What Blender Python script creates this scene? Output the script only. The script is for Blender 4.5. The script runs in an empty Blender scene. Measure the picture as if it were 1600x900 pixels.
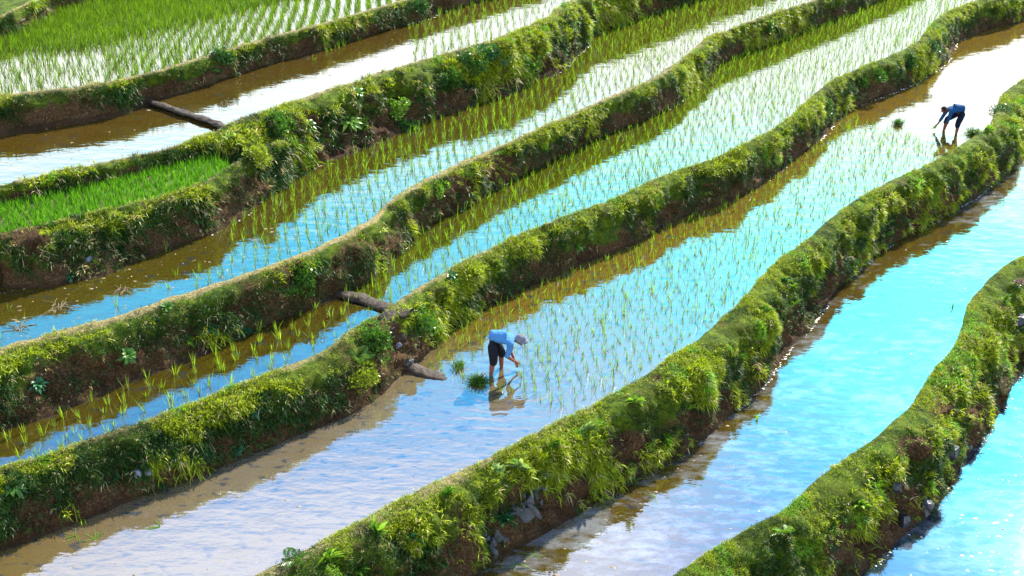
import bpy, bmesh, math, random
import numpy as np
from mathutils import Vector, Matrix
from mathutils.bvhtree import BVHTree
random.seed(7); RNG = np.random.default_rng(7)
SC = bpy.context.scene; COL = SC.collection
R = math.radians

# ------------------------------------------------------------------ camera
CAM_H, PITCH, F = 14.3, R(28.0), 1880.0
cd = bpy.data.cameras.new('camera'); cam = bpy.data.objects.new('camera', cd); COL.objects.link(cam); SC.camera = cam
cam.location = (0, 0, CAM_H); cam.rotation_euler = (R(90) - PITCH, 0, 0)
cd.sensor_width = 36.0; cd.lens = F / 1600 * 36; cd.clip_start = 0.5; cd.clip_end = 2000
FW = np.array([0, math.cos(PITCH), -math.sin(PITCH)]); UP = np.array([0, math.sin(PITCH), math.cos(PITCH)])

# ------------------------------------------------------------------ sun, sky, exposure
SUN_EL, SUN_AZ = R(35), R(31)
sd = bpy.data.lights.new('sun', 'SUN'); so = bpy.data.objects.new('sun', sd); COL.objects.link(so)
sd.energy = 5.0; sd.angle = R(0.5); sd.color = (1.0, 0.93, 0.80)
SUN = Vector((math.sin(SUN_AZ) * math.cos(SUN_EL), math.cos(SUN_AZ) * math.cos(SUN_EL), math.sin(SUN_EL)))
so.rotation_euler = SUN.to_track_quat('Z', 'Y').to_euler()
W = bpy.data.worlds.new("World"); SC.world = W; W.use_nodes = True
nt = W.node_tree; N = nt.nodes; L = nt.links
sky = N.new('ShaderNodeTexSky'); sky.sky_type = 'NISHITA'; sky.sun_disc = False
sky.sun_elevation = SUN_EL; sky.sun_rotation = SUN_AZ; sky.air_density = 1.2; sky.dust_density = 0.6; sky.ozone_density = 1.5
hs = N.new('ShaderNodeHueSaturation'); hs.inputs['Saturation'].default_value = 1.55; hs.inputs['Hue'].default_value = 0.482; hs.inputs['Value'].default_value = 1.25
L.new(sky.outputs[0], hs.inputs['Color'])
tc = N.new('ShaderNodeTexCoord'); sp = N.new('ShaderNodeSeparateXYZ'); L.new(tc.outputs['Generated'], sp.inputs[0])
def mth(nodes, links, op, a, b=None, clamp=False):
    m = nodes.new('ShaderNodeMath'); m.operation = op; m.use_clamp = clamp
    for i, v in enumerate((a, b)):
        if v is None: continue
        if isinstance(v, (int, float)): m.inputs[i].default_value = v
        else: links.new(v, m.inputs[i])
    return m.outputs[0]
def mr(v, a, b, c=0., d=1.):
    r = N.new('ShaderNodeMapRange')
    for k, x in zip(('From Min', 'From Max', 'To Min', 'To Max'), (a, b, c, d)): r.inputs[k].default_value = x
    L.new(v, r.inputs['Value']); return r.outputs[0]
SKY_LOW, SKY_HIGH = (.14, 1.76, 1.48, 1), (.13, .47, 1.1, 1)
zz = mth(N, L, 'ADD', mth(N, L, 'MAXIMUM', sp.outputs['Z'], 0.0), 0.12)
cb = N.new('ShaderNodeCombineXYZ')
L.new(mth(N, L, 'DIVIDE', sp.outputs['X'], zz), cb.inputs[0]); L.new(mth(N, L, 'DIVIDE', sp.outputs['Y'], zz), cb.inputs[1])
cl = N.new('ShaderNodeTexNoise'); cl.inputs['Scale'].default_value = 1.15; cl.inputs['Detail'].default_value = 9; cl.inputs['Roughness'].default_value = 0.55
L.new(cb.outputs[0], cl.inputs['Vector'])
cr = N.new('ShaderNodeMapRange'); cr.inputs['From Min'].default_value = 0.52; cr.inputs['From Max'].default_value = 0.74
L.new(cl.outputs['Fac'], cr.inputs['Value'])
# clouds thicken towards the horizon
hz = N.new('ShaderNodeMapRange'); hz.inputs['From Min'].default_value = 0.43; hz.inputs['From Max'].default_value = 0.32
L.new(sp.outputs['Z'], hz.inputs['Value'])
cf = mth(N, L, 'ADD', mth(N, L, 'MULTIPLY', cr.outputs[0], 0.46), mth(N, L, 'MULTIPLY', hz.outputs[0], 0.95), True)
# a cloud bank stands high on the left
cbk = mth(N, L, 'MULTIPLY', mr(sp.outputs['Z'], .565, .635), mr(mth(N, L, 'SUBTRACT', sp.outputs['X'], mth(N, L, 'MULTIPLY', sp.outputs['Y'], .22)), .06, -.08))
cf = mth(N, L, 'ADD', cf, mth(N, L, 'MULTIPLY', cbk, .6), True)
tv = N.new('ShaderNodeMixRGB'); L.new(mr(sp.outputs['Z'], .36, .66), tv.inputs['Fac']); tv.inputs['Color1'].default_value = SKY_LOW; tv.inputs['Color2'].default_value = SKY_HIGH
tint = N.new('ShaderNodeMixRGB'); tint.blend_type = 'MULTIPLY'; tint.inputs['Fac'].default_value = 1; L.new(tv.outputs[0], tint.inputs['Color2']); L.new(hs.outputs[0], tint.inputs['Color1'])
mx = N.new('ShaderNodeMixRGB'); mx.inputs['Color2'].default_value = (9.6, 9.8, 10.0, 1)
L.new(cf, mx.inputs['Fac']); L.new(tint.outputs[0], mx.inputs['Color1'])
L.new(mx.outputs[0], N['Background'].inputs[0]); N['Background'].inputs[1].default_value = 0.10
SC.view_settings.view_transform = 'Standard'; SC.view_settings.look = 'None'; SC.view_settings.gamma = 1
SC.view_settings.exposure = 2.05

# ------------------------------------------------------------------ picture plane to ground and back
def unp(px, py, z):
    d = FW + (px - 800) / F * np.array([1, 0, 0]) - (py - 450) / F * UP
    t = (z - CAM_H) / d[2]
    return np.array([0, 0, CAM_H]) + t * d
def proj(P):
    P = np.asarray(P, float); q = P - np.array([0, 0, CAM_H])
    d = q @ FW; return 800 + F * q[..., 0] / d, 450 - F * (q @ UP) / d, d
def inview(P, m=60):
    x, y, d = proj(P); return (x > -m) & (x < 1600 + m) & (y > -m) & (y < 900 + m)

# ------------------------------------------------------------------ noise (numpy)
def _h(i, j, k, s):
    n = (i * 374761393 + j * 668265263 + k * 2147483647 + s * 974711) & 0xffffffff
    n = ((n ^ (n >> 13)) * 1274126177) & 0xffffffff
    n = ((n ^ (n >> 16)) * 2246822519) & 0xffffffff
    return ((n ^ (n >> 15)) & 0xffff) / 65535.0
def vn(P, s=0):
    P = np.asarray(P, float) + 1000.0; I = np.floor(P).astype(np.int64); f = P - I; f = f * f * (3 - 2 * f)
    r = 0
    for a in (0, 1):
        for b in (0, 1):
            for c in (0, 1):
                w = (f[..., 0] if a else 1 - f[..., 0]) * (f[..., 1] if b else 1 - f[..., 1]) * (f[..., 2] if c else 1 - f[..., 2])
                r = r + w * _h(I[..., 0] + a, I[..., 1] + b, I[..., 2] + c, s)
    return r * 2 - 1
def fbm(P, s=0, o=4):
    r = 0; a = 1; P = np.asarray(P, float); t = 0
    for k in range(o): r = r + a * vn(P * 2 ** k, s + k); t += a; a *= .55
    return r / t

# ------------------------------------------------------------------ mesh helpers
def link(name, me, parent=None, **kw):
    o = bpy.data.objects.new(name, me); COL.objects.link(o)
    if parent: o.parent = parent
    for k, v in kw.items(): o[k] = v
    return o
def mesh_np(name, V, faces3=None, faces4=None, mat=None, smooth=True, cols=None):
    me = bpy.data.meshes.new(name); V = np.asarray(V, np.float32)
    n3 = 0 if faces3 is None else len(faces3); n4 = 0 if faces4 is None else len(faces4)
    me.vertices.add(len(V)); me.vertices.foreach_set('co', V.ravel())
    parts = []; 
    if n3: parts.append(np.asarray(faces3, np.int32).ravel())
    if n4: parts.append(np.asarray(faces4, np.int32).ravel())
    li = np.concatenate(parts); me.loops.add(len(li)); me.loops.foreach_set('vertex_index', li)
    st = np.concatenate([np.arange(n3) * 3, n3 * 3 + np.arange(n4) * 4]).astype(np.int32)
    me.polygons.add(n3 + n4); me.polygons.foreach_set('loop_start', st)
    me.update(calc_edges=True)
    if smooth: me.polygons.foreach_set('use_smooth', np.ones(n3 + n4, bool))
    if cols:
        for nm, c in cols.items():
            c = np.asarray(c, np.float32)
            if c.ndim == 1:
                a = me.attributes.new(nm, 'FLOAT', 'POINT'); a.data.foreach_set('value', c)
            else:
                a = me.attributes.new(nm, 'FLOAT_COLOR', 'POINT'); a.data.foreach_set('color', np.c_[c, np.ones(len(c))].astype(np.float32).ravel())
    if mat: me.materials.append(mat)
    return me

# ------------------------------------------------------------------ materials
class Mat:
    def __init__(s, name):
        s.m = bpy.data.materials.new(name); s.m.use_nodes = True; s.nt = s.m.node_tree; s.N = s.nt.nodes; s.L = s.nt.links
        s.b = s.N['Principled BSDF']; s.out = s.N['Material Output']
    def noise(s, scale, detail=4, rough=.55, vec=None, dist=0):
        n = s.N.new('ShaderNodeTexNoise'); n.inputs['Scale'].default_value = scale; n.inputs['Detail'].default_value = detail
        n.inputs['Roughness'].default_value = rough; n.inputs['Distortion'].default_value = dist
        if vec is None:
            if not hasattr(s, 'tc'): s.tc = s.N.new('ShaderNodeTexCoord')
            vec = s.tc.outputs['Object']
        s.L.new(vec, n.inputs['Vector']); return n.outputs['Fac']
    def ramp(s, fac, stops):
        r = s.N.new('ShaderNodeValToRGB'); e = r.color_ramp.elements
        for i, (p, c) in enumerate(stops):
            if i < 2: el = e[i]; el.position = p
            else: el = e.new(p)
            el.color = (*c, 1) if len(c) == 3 else c
        s.L.new(fac, r.inputs['Fac']); return r.outputs['Color']
    def rng(s, v, a, b, c=0., d=1.):
        r = s.N.new('ShaderNodeMapRange')
        for k, x in zip(('From Min', 'From Max', 'To Min', 'To Max'), (a, b, c, d)): r.inputs[k].default_value = x
        s.L.new(v, r.inputs['Value']); return r.outputs[0]
    def mix(s, f, a, b, mode='MIX'):
        m = s.N.new('ShaderNodeMixRGB'); m.blend_type = mode
        for k, v in zip(('Fac', 'Color1', 'Color2'), (f, a, b)):
            if isinstance(v, (int, float)): m.inputs[k].default_value = v
            elif isinstance(v, tuple): m.inputs[k].default_value = (*v, 1)
            else: s.L.new(v, m.inputs[k])
        return m.outputs[0]
    def math(s, op, a, b=None, clamp=False): return mth(s.N, s.L, op, a, b, clamp)
    def attr(s, name):
        a = s.N.new('ShaderNodeAttribute'); a.attribute_name = name; return a
    def bump(s, h, strength=.5, dist=.05, normal=None):
        b = s.N.new('ShaderNodeBump'); b.inputs['Strength'].default_value = strength; b.inputs['Distance'].default_value = dist
        s.L.new(h, b.inputs['Height'])
        if normal is not None: s.L.new(normal, b.inputs['Normal'])
        return b.outputs[0]
    def set(s, k, v):
        if isinstance(v, (int, float)): s.b.inputs[k].default_value = v
        elif isinstance(v, tuple): s.b.inputs[k].default_value = (*v, 1)
        else: s.L.new(v, s.b.inputs[k])

def bank_material():
    m = Mat('bank_turf_and_earth')
    v = m.attr('v').outputs['Fac']; dry = m.attr('dry').outputs['Fac']
    n1 = m.noise(.9, 5); n2 = m.noise(4, 6, .65); n3 = m.noise(22, 5, .7)
    moss = m.ramp(m.math('ADD', m.math('MULTIPLY', n2, .55), m.math('MULTIPLY', n3, .45)), [(.30, (.006, .016, .002)), (.43, (.028, .052, .003)), (.55, (.075, .11, .004)), (.72, (.15, .18, .008))])
    dirt = m.ramp(n3, [(.3, (.018, .009, .004)), (.52, (.065, .034, .013)), (.75, (.19, .12, .06))])
    straw = m.ramp(n3, [(.3, (.07, .06, .02)), (.5, (.20, .16, .065)), (.75, (.34, .28, .14))])
    # bare earth: patches on the face, more near the foot
    f = m.math('ADD', m.math('MULTIPLY', m.rng(v, .4, 1), .50), m.math('SUBTRACT', n1, .5))
    f = m.math('ADD', f, m.math('MULTIPLY', m.math('SUBTRACT', n2, .5), .5))
    f = m.math('ADD', f, m.math('MULTIPLY', dry, .10))
    f = m.math('ADD', f, m.math('MULTIPLY', m.attr('bare').outputs['Fac'], .5))
    c = m.mix(m.rng(f, .12, .26), moss, dirt)
    c = m.mix(m.rng(m.noise(1.6, 3), .42, .62), c, m.mix(1., c, (.55, .5, .45), 'MULTIPLY'))
    # worn path along the crest
    g = m.math('MULTIPLY', m.rng(v, .20, .11), m.math('ADD', dry, m.math('MULTIPLY', m.math('SUBTRACT', n2, .5), 1.6)), True)
    c = m.mix(m.rng(g, .25, .7), c, straw)
    # wet line at the water
    c = m.mix(m.rng(v, .93, .985), c, m.mix(.6, c, (.02, .012, .006)))
    m.set('Base Color', c); m.set('Roughness', .9); m.set('Specular IOR Level', .08)
    m.set('Normal', m.bump(m.noise(14, 8, .7), 1., .10, m.bump(m.noise(55, 4, .7), .8, .02)))
    return m.m
def leaf_material(name, trans=.5, rough=.5, gain=1.0):
    m = Mat(name); c = m.attr('col').outputs['Color']
    c = m.mix(1.0, c, (gain, gain, gain), 'MULTIPLY')
    m.N.remove(m.b)
    d = m.N.new('ShaderNodeBsdfPrincipled'); d.inputs['Roughness'].default_value = rough; d.inputs['Specular IOR Level'].default_value = .25
    t = m.N.new('ShaderNodeBsdfTranslucent'); ms = m.N.new('ShaderNodeMixShader'); ms.inputs[0].default_value = trans
    m.L.new(c, d.inputs['Base Color'])
    m.L.new(m.mix(1., c, (1.05, 1.1, .4), 'MULTIPLY'), t.inputs['Color'])
    m.L.new(d.outputs[0], ms.inputs[1]); m.L.new(t.outputs[0], ms.inputs[2]); m.L.new(ms.outputs[0], m.out.inputs['Surface'])
    return m.m
def water_material(name, mud=(.15, .095, .03), pale=(.30, .25, .20), palemin=.5, palemax=.75, turb=.6, ior=2.9, rip=.007, rings=None, rough=.015, sc=1.0, plume=None, pit=(.60, .67)):
    m = Mat(name); m.N.remove(m.b)
    tcn = m.N.new('ShaderNodeTexCoord'); m.tc = tcn
    mp = m.N.new('ShaderNodeMapping'); mp.inputs['Scale'].default_value = (.6, 1.3, 1); mp.inputs['Rotation'].default_value = (0, 0, R(12)); m.L.new(tcn.outputs['Object'], mp.inputs[0])
    n_big = m.noise(.35, 3); n_mid = m.noise(1.7 * sc, 5, .6, mp.outputs[0], .4)
    n_small = m.noise(9, 4, .6)
    col = m.mix(m.rng(m.math('ADD', m.math('MULTIPLY', n_big, .5), m.math('MULTIPLY', n_mid, .5)), palemin, palemax), mud, pale)
    if plume:
        vp = m.N.new('ShaderNodeVectorMath'); vp.operation = 'DISTANCE'; m.L.new(tcn.outputs['Object'], vp.inputs[0]); vp.inputs[1].default_value = plume[:3]
        k = m.math('MULTIPLY', m.rng(m.math('ADD', vp.outputs['Value'], m.math('MULTIPLY', m.math('SUBTRACT', n_mid, .5), 4.)), plume[3] + 3.2, plume[3] - 1.5, 0, 1), m.rng(n_mid, .25, .6, .45, 1))
        col = m.mix(k, mud, pale)
    col = m.mix(m.rng(n_small, .55, .75, 0, .35), col, tuple(x * .5 for x in mud))
    # darker pits and prints in the mud under the water
    pits = m.noise(4.6, 4, .6, mp.outputs[0], .4)
    col = m.mix(m.rng(pits, pit[0], pit[1], 0, .8), col, (.02, .03, .04))
    dif = m.N.new('ShaderNodeBsdfDiffuse'); m.L.new(col, dif.inputs[0])
    tr = m.N.new('ShaderNodeBsdfTransparent'); tr.inputs[0].default_value = (.75, .66, .42, 1)
    ms = m.N.new('ShaderNodeMixShader'); ms.inputs[0].default_value = turb
    m.L.new(tr.outputs[0], ms.inputs[1]); m.L.new(dif.outputs[0], ms.inputs[2])
    h = m.math('ADD', m.math('MULTIPLY', m.noise(2.4, 3, .5, mp.outputs[0]), 1.0), m.math('MULTIPLY', m.noise(7.5, 2, .5, mp.outputs[0]), .22))
    nrm = m.bump(h, 1., rip)
    if rings:
        for (cx, cy, amp, lam, rad) in rings:
            vd = m.N.new('ShaderNodeVectorMath'); vd.operation = 'DISTANCE'; m.L.new(tcn.outputs['Object'], vd.inputs[0]); vd.inputs[1].default_value = (cx, cy, 0)
            r = vd.outputs['Value']
            wv = m.math('SINE', m.math('MULTIPLY', m.math('ADD', r, m.math('MULTIPLY', m.noise(1.1, 2), .8)), 2 * math.pi / lam))
            wv = m.math('MULTIPLY', wv, m.math('MULTIPLY', m.rng(r, rad, 0, 0, 1), m.rng(n_big, .35, .6, .4, 1)))
            nrm = m.bump(wv, 1., amp, nrm)
    gl = m.N.new('ShaderNodeBsdfGlossy'); gl.inputs['Roughness'].default_value = rough; m.L.new(nrm, gl.inputs['Normal'])
    fr = m.N.new('ShaderNodeFresnel'); fr.inputs['IOR'].default_value = ior; m.L.new(nrm, fr.inputs['Normal'])
    m2 = m.N.new('ShaderNodeMixShader'); m.L.new(fr.outputs[0], m2.inputs[0]); m.L.new(ms.outputs[0], m2.inputs[1]); m.L.new(gl.outputs[0], m2.inputs[2])
    m.L.new(m2.outputs[0], m.out.inputs['Surface']); return m.m
def mud_material(name='paddy_mud', base=((.05, .03, .008), (.12, .075, .025), (.2, .14, .06))):
    m = Mat(name); n = m.noise(3, 6, .65); 
    m.set('Base Color', m.ramp(n, [(.3, base[0]), (.5, base[1]), (.72, base[2])])); m.set('Roughness', .6)
    m.set('Normal', m.bump(m.noise(6, 6, .6), 1, .08)); return m.m
def plain(name, col, rough=.7, noise=.25, scale=30, bump=.01, spec=.3):
    m = Mat(name); n = m.noise(scale, 4, .6)
    m.set('Base Color', m.mix(m.rng(n, .3, .7), tuple(c * (1 - noise) for c in col), tuple(min(1, c * (1 + noise)) for c in col)))
    m.set('Roughness', rough); m.set('Specular IOR Level', spec); m.set('Normal', m.bump(n, .6, bump)); return m.m
M_BANK = bank_material(); M_GRASS = leaf_material('grass_blades', .34); M_RICE = leaf_material('rice_leaves', .55, .45)
M_WEED = leaf_material('weed_leaves', .35, .35)
M_MUD = mud_material(); M_EARTH = plain('damp_earth', (.020, .011, .005), .8, .6, 9, .08)
M_STONE = plain('grey_stone', (.045, .043, .042), .75, .3, 9, .03); M_WSTONE = plain('pale_stone', (.11, .11, .14), .7, .2, 9, .02)
M_FROTH = plain('pale_froth', (.42, .40, .36), .5, .1, 40, .004)
M_STRAW = plain('dead_straw', (.11, .08, .04), .8, .3, 30, .004)

# ------------------------------------------------------------------ terrace outlines traced on the photograph, with their levels
Z0, Z1, Z2, Z2b, Z3n, Z3, Z4, Z4b, Z5, Z6, Z7, Z8 = 4.45, 3.87, 3.24, 3.15, 2.86, 1.92, 1.02, 0.99, 0., -1.4, -2.95, -4.3
C = .10   # crest height over the water behind it
def pts(z, *p): return [(a, b, z) for a, b in p]
RIM0 = pts(Z0 + C, (-30, 30), (20, 12), (60, -4), (110, -22))
FOOT0 = pts(Z1, (-30, 62), (0, 55), (15, 52), (35, 43), (60, 33), (85, 22), (120, 10), (160, -2), (200, -14))
RIM1 = pts(Z1 + C, (-30, 149), (0, 147), (50, 143), (100, 138), (150, 130), (200, 120), (250, 108), (300, 94), (350, 78), (420, 57), (480, 42), (533, 27), (580, 14), (615, 4), (650, -8))
FOOT1 = pts(Z2, (-30, 212), (0, 207), (50, 200), (83, 192), (130, 186), (177, 178), (210, 165), (235, 153), (280, 141), (317, 131), (360, 116), (420, 100), (483, 83), (533, 66), (600, 45), (633, 38), (666, 30), (716, 8), (750, -6))
RIM2 = [(-30, 296, Z2b + C), (0, 290, Z2b + C), (50, 279, Z2b + C), (100, 267, Z2b + C), (150, 256, Z2b + C), (200, 246, Z2b + C), (250, 236, Z2b + C), (300, 222, Z2b + C), (335, 208, Z2b + C), (352, 195, Z2 + C)] + \
    pts(Z2 + C, (400, 180), (430, 170), (480, 151), (533, 133), (583, 117), (633, 102), (700, 80), (766, 63), (816, 47), (850, 30), (870, 14), (895, -2), (930, -14))
FOOT2 = [(-30, 318, Z3n), (0, 311, Z3n), (50, 300, Z3n), (100, 290, Z3n), (150, 280, Z3n), (200, 268, Z3n), (250, 255, Z3n), (300, 248, Z3n), (330, 246, Z3n), (352, 262, 2.7), (375, 290, 2.35), (400, 318, 1.98)] + \
    pts(Z3, (430, 300), (480, 271), (533, 247), (575, 231), (616, 213), (670, 190), (733, 167), (770, 156), (800, 147), (833, 127), (876, 113), (896, 93), (920, 70), (940, 47), (983, 30), (1020, 19), (1066, 7), (1100, -4))
RIM3N = [(-30, 373, Z3n + C), (0, 366, Z3n + C), (60, 351, Z3n + C), (130, 335, Z3n + C), (200, 320, Z3n + C), (250, 308, Z3n + C), (290, 297, Z3n + C), (325, 281, Z3n + C), (352, 262, Z3n + C), (400, 236, Z3n + .15), (440, 222, Z3n + .1)]
FOOT3N = pts(Z3, (-30, 453), (0, 450), (67, 450), (120, 440), (167, 430), (233, 400), (300, 377), (340, 362), (383, 337), (427, 303), (480, 272), (520, 258))
RIM3 = pts(Z3 + C, (-30, 556), (0, 546), (50, 530), (100, 513), (150, 500), (200, 487), (250, 470), (300, 453), (367, 433), (410, 418), (450, 403), (490, 389), (533, 368), (555, 356), (576, 342), (596, 325), (616, 308), (633, 298), (665, 280), (700, 263), (750, 241), (800, 220), (833, 204), (866, 190), (933, 160), (975, 141), (1016, 123), (1066, 91), (1100, 63), (1133, 48), (1183, 30), (1233, 13), (1273, -1), (1300, -10))
FOOT3 = pts(Z4b, (-30, 688), (0, 677), (33, 664), (66, 655), (100, 643), (187, 606), (233, 588), (300, 563), (367, 532), (433, 502), (500, 479)) + \
    pts(Z4, (545, 455), (575, 440), (600, 422), (643, 377), (683, 345), (720, 330), (773, 297), (816, 270), (866, 242), (933, 213), (983, 197), (1046, 170), (1066, 157), (1086, 140), (1108, 118), (1133, 95), (1200, 66), (1266, 41), (1333, 18), (1360, 4), (1390, -8))
RIM4 = pts(Z4b + C, (-30, 742), (0, 730), (67, 710), (150, 680), (217, 660), (300, 630), (367, 603), (383, 597), (433, 577), (500, 548), (533, 526), (566, 502), (590, 492)) + \
    pts(Z4 + C, (613, 476), (643, 456), (683, 431), (733, 403), (783, 380), (833, 357), (916, 327), (983, 300), (1066, 263), (1116, 247), (1166, 223), (1210, 200), (1250, 170), (1283, 137), (1316, 117), (1383, 90), (1430, 67), (1446, 50), (1460, 33), (1483, 17), (1533, -1), (1570, -9))
FOOT4 = pts(Z5, (-30, 874), (0, 863), (70, 838), (133, 813), (233, 773), (333, 737), (400, 707), (467, 680), (533, 655), (575, 634), (603, 612), (622, 590), (645, 575), (666, 556), (693, 527), (733, 500), (783, 470), (833, 447), (900, 417), (966, 393), (1016, 367), (1066, 340), (1120, 322), (1176, 297), (1200, 281), (1266, 230), (1293, 207), (1306, 189), (1330, 172), (1350, 161), (1400, 143), (1443, 123), (1476, 100), (1490, 77), (1500, 63), (1550, 44), (1600, 33), (1640, 20))
RIM5 = pts(Z5 + C, (300, 945), (340, 925), (400, 897), (450, 873), (533, 830), (583, 803), (650, 767), (716, 737), (783, 707), (850, 670), (916, 637), (980, 600), (1020, 577), (1066, 548), (1093, 527), (1126, 497), (1160, 467), (1190, 433), (1220, 402), (1256, 378), (1293, 345), (1326, 320), (1360, 299), (1400, 277), (1433, 263), (1483, 237), (1523, 213), (1546, 197), (1555, 177), (1562, 157), (1573, 140), (1600, 123), (1640, 103))
FOOT5 = pts(Z6, (660, 945), (700, 925), (745, 899), (766, 879), (816, 853), (866, 827), (933, 787), (1000, 750), (1060, 716), (1116, 673), (1150, 641), (1194, 600), (1210, 575), (1226, 552), (1263, 515), (1283, 485), (1300, 463), (1316, 443), (1350, 413), (1400, 378), (1466, 343), (1516, 313), (1545, 292), (1580, 262), (1600, 240), (1640, 205))
RIM6 = pts(Z6 + C, (960, 950), (1010, 920), (1066, 887), (1100, 866), (1150, 837), (1200, 807), (1233, 787), (1283, 743), (1333, 707), (1383, 670), (1428, 627), (1446, 597), (1466, 570), (1492, 543), (1506, 508), (1513, 482), (1523, 460), (1543, 437), (1566, 417), (1600, 397), (1640, 378))
FOOT6 = pts(Z7, (1270, 948), (1310, 922), (1353, 893), (1400, 847), (1425, 824), (1460, 795), (1486, 768), (1498, 745), (1500, 726), (1523, 700), (1545, 672), (1560, 648), (1573, 625), (1578, 605), (1600, 580), (1640, 556))

def world(ps): return np.array([unp(*p) for p in ps])
def catmull(P, step=.07):
    P = np.asarray(P); P = np.vstack([2 * P[0] - P[1], P, 2 * P[-1] - P[-2]])
    out = []
    for i in range(1, len(P) - 2):
        n = max(2, int(np.linalg.norm(P[i + 1] - P[i]) / step)); t = np.linspace(0, 1, n, endpoint=False)[:, None]
        a, b, c, d = P[i - 1], P[i], P[i + 1], P[i + 2]
        out.append(.5 * (2 * b + (c - a) * t + (2 * a - 5 * b + 4 * c - d) * t ** 2 + (3 * b - 3 * c + d - a) * t ** 3))
    out.append(P[-2][None]); return resample(np.vstack(out), step)
def resample(Q, step):
    d = np.r_[0, np.cumsum(np.linalg.norm(np.diff(Q, axis=0), axis=1))]; n = max(4, int(d[-1] / step)); t = np.linspace(0, d[-1], n)
    return np.stack([np.interp(t, d, Q[:, k]) for k in range(3)], 1)
def gsm(A, w):
    k = np.arange(-3 * w, 3 * w + 1); g = np.exp(-.5 * (k / w) ** 2); g /= g.sum()
    A2 = np.asarray(A, float); one = A2.ndim == 1
    if one: A2 = A2[:, None]
    pad = len(k) // 2; Q = np.vstack([2 * A2[0] - A2[pad:0:-1], A2, 2 * A2[-1] - A2[-2:-pad - 2:-1]])
    r = np.stack([np.convolve(Q[:, c], g, 'valid') for c in range(A2.shape[1])], 1)
    return r[:, 0] if one else r
DL = np.array([-.80, -.60, 0.]); DR = np.array([.66, .75, 0.]); DL /= np.linalg.norm(DL); DR /= np.linalg.norm(DR)
EXT = 12.
def curve(ps, left=True, right=True, seed=0, wig=.05):
    P = world(ps)
    if left: P = np.vstack([P[0] + DL * EXT, P[0] + DL * EXT * .5, P])
    if right: P = np.vstack([P, P[-1] + DR * EXT * .5, P[-1] + DR * EXT])
    Q = catmull(P); Q = gsm(Q, 2)
    Q[:, 0] += wig * fbm(np.c_[Q[:, :2] * 1.3, np.zeros(len(Q))], seed + 11, 3); Q[:, 1] += wig * fbm(np.c_[Q[:, :2] * 1.3, np.zeros(len(Q))], seed + 31, 3)
    return Q

BANKS = []
# places where the turf is gone and the earth shows: x, y, radius in the photograph
BARE = [(600, 205, 16), (590, 195, 10), (690, 155, 16), (720, 165, 12), (485, 190, 11), (500, 245, 12), (640, 225, 14), (780, 268, 18), (720, 290, 14), (1045, 155, 12), (250, 380, 20), (290, 350, 14), (50, 375, 16), (400, 290, 14), (510, 445, 12), (600, 520, 18), (625, 550, 18),
        (300, 560, 16), (260, 735, 14), (500, 660, 12), (150, 790, 30), (60, 800, 26), (90, 820, 24), (240, 640, 12), (1130, 660, 12), (1290, 470, 10), (1250, 520, 12), (980, 700, 22), (900, 760, 20), (860, 800, 18), (800, 830, 26), (830, 780, 18), (1330, 850, 24), (1380, 830, 20), (1430, 700, 16), (1410, 770, 14), (1475, 640, 14), (1190, 560, 10), (1420, 330, 14), (1480, 310, 12), (1440, 150, 8), (1380, 140, 8), (680, 690, 12), (340, 690, 14), (380, 720, 12), (0, 195, 14), (60, 190, 12), (120, 180, 8), (560, 60, 10), (210, 425, 16), (90, 430, 14)]
NV = 40
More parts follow.
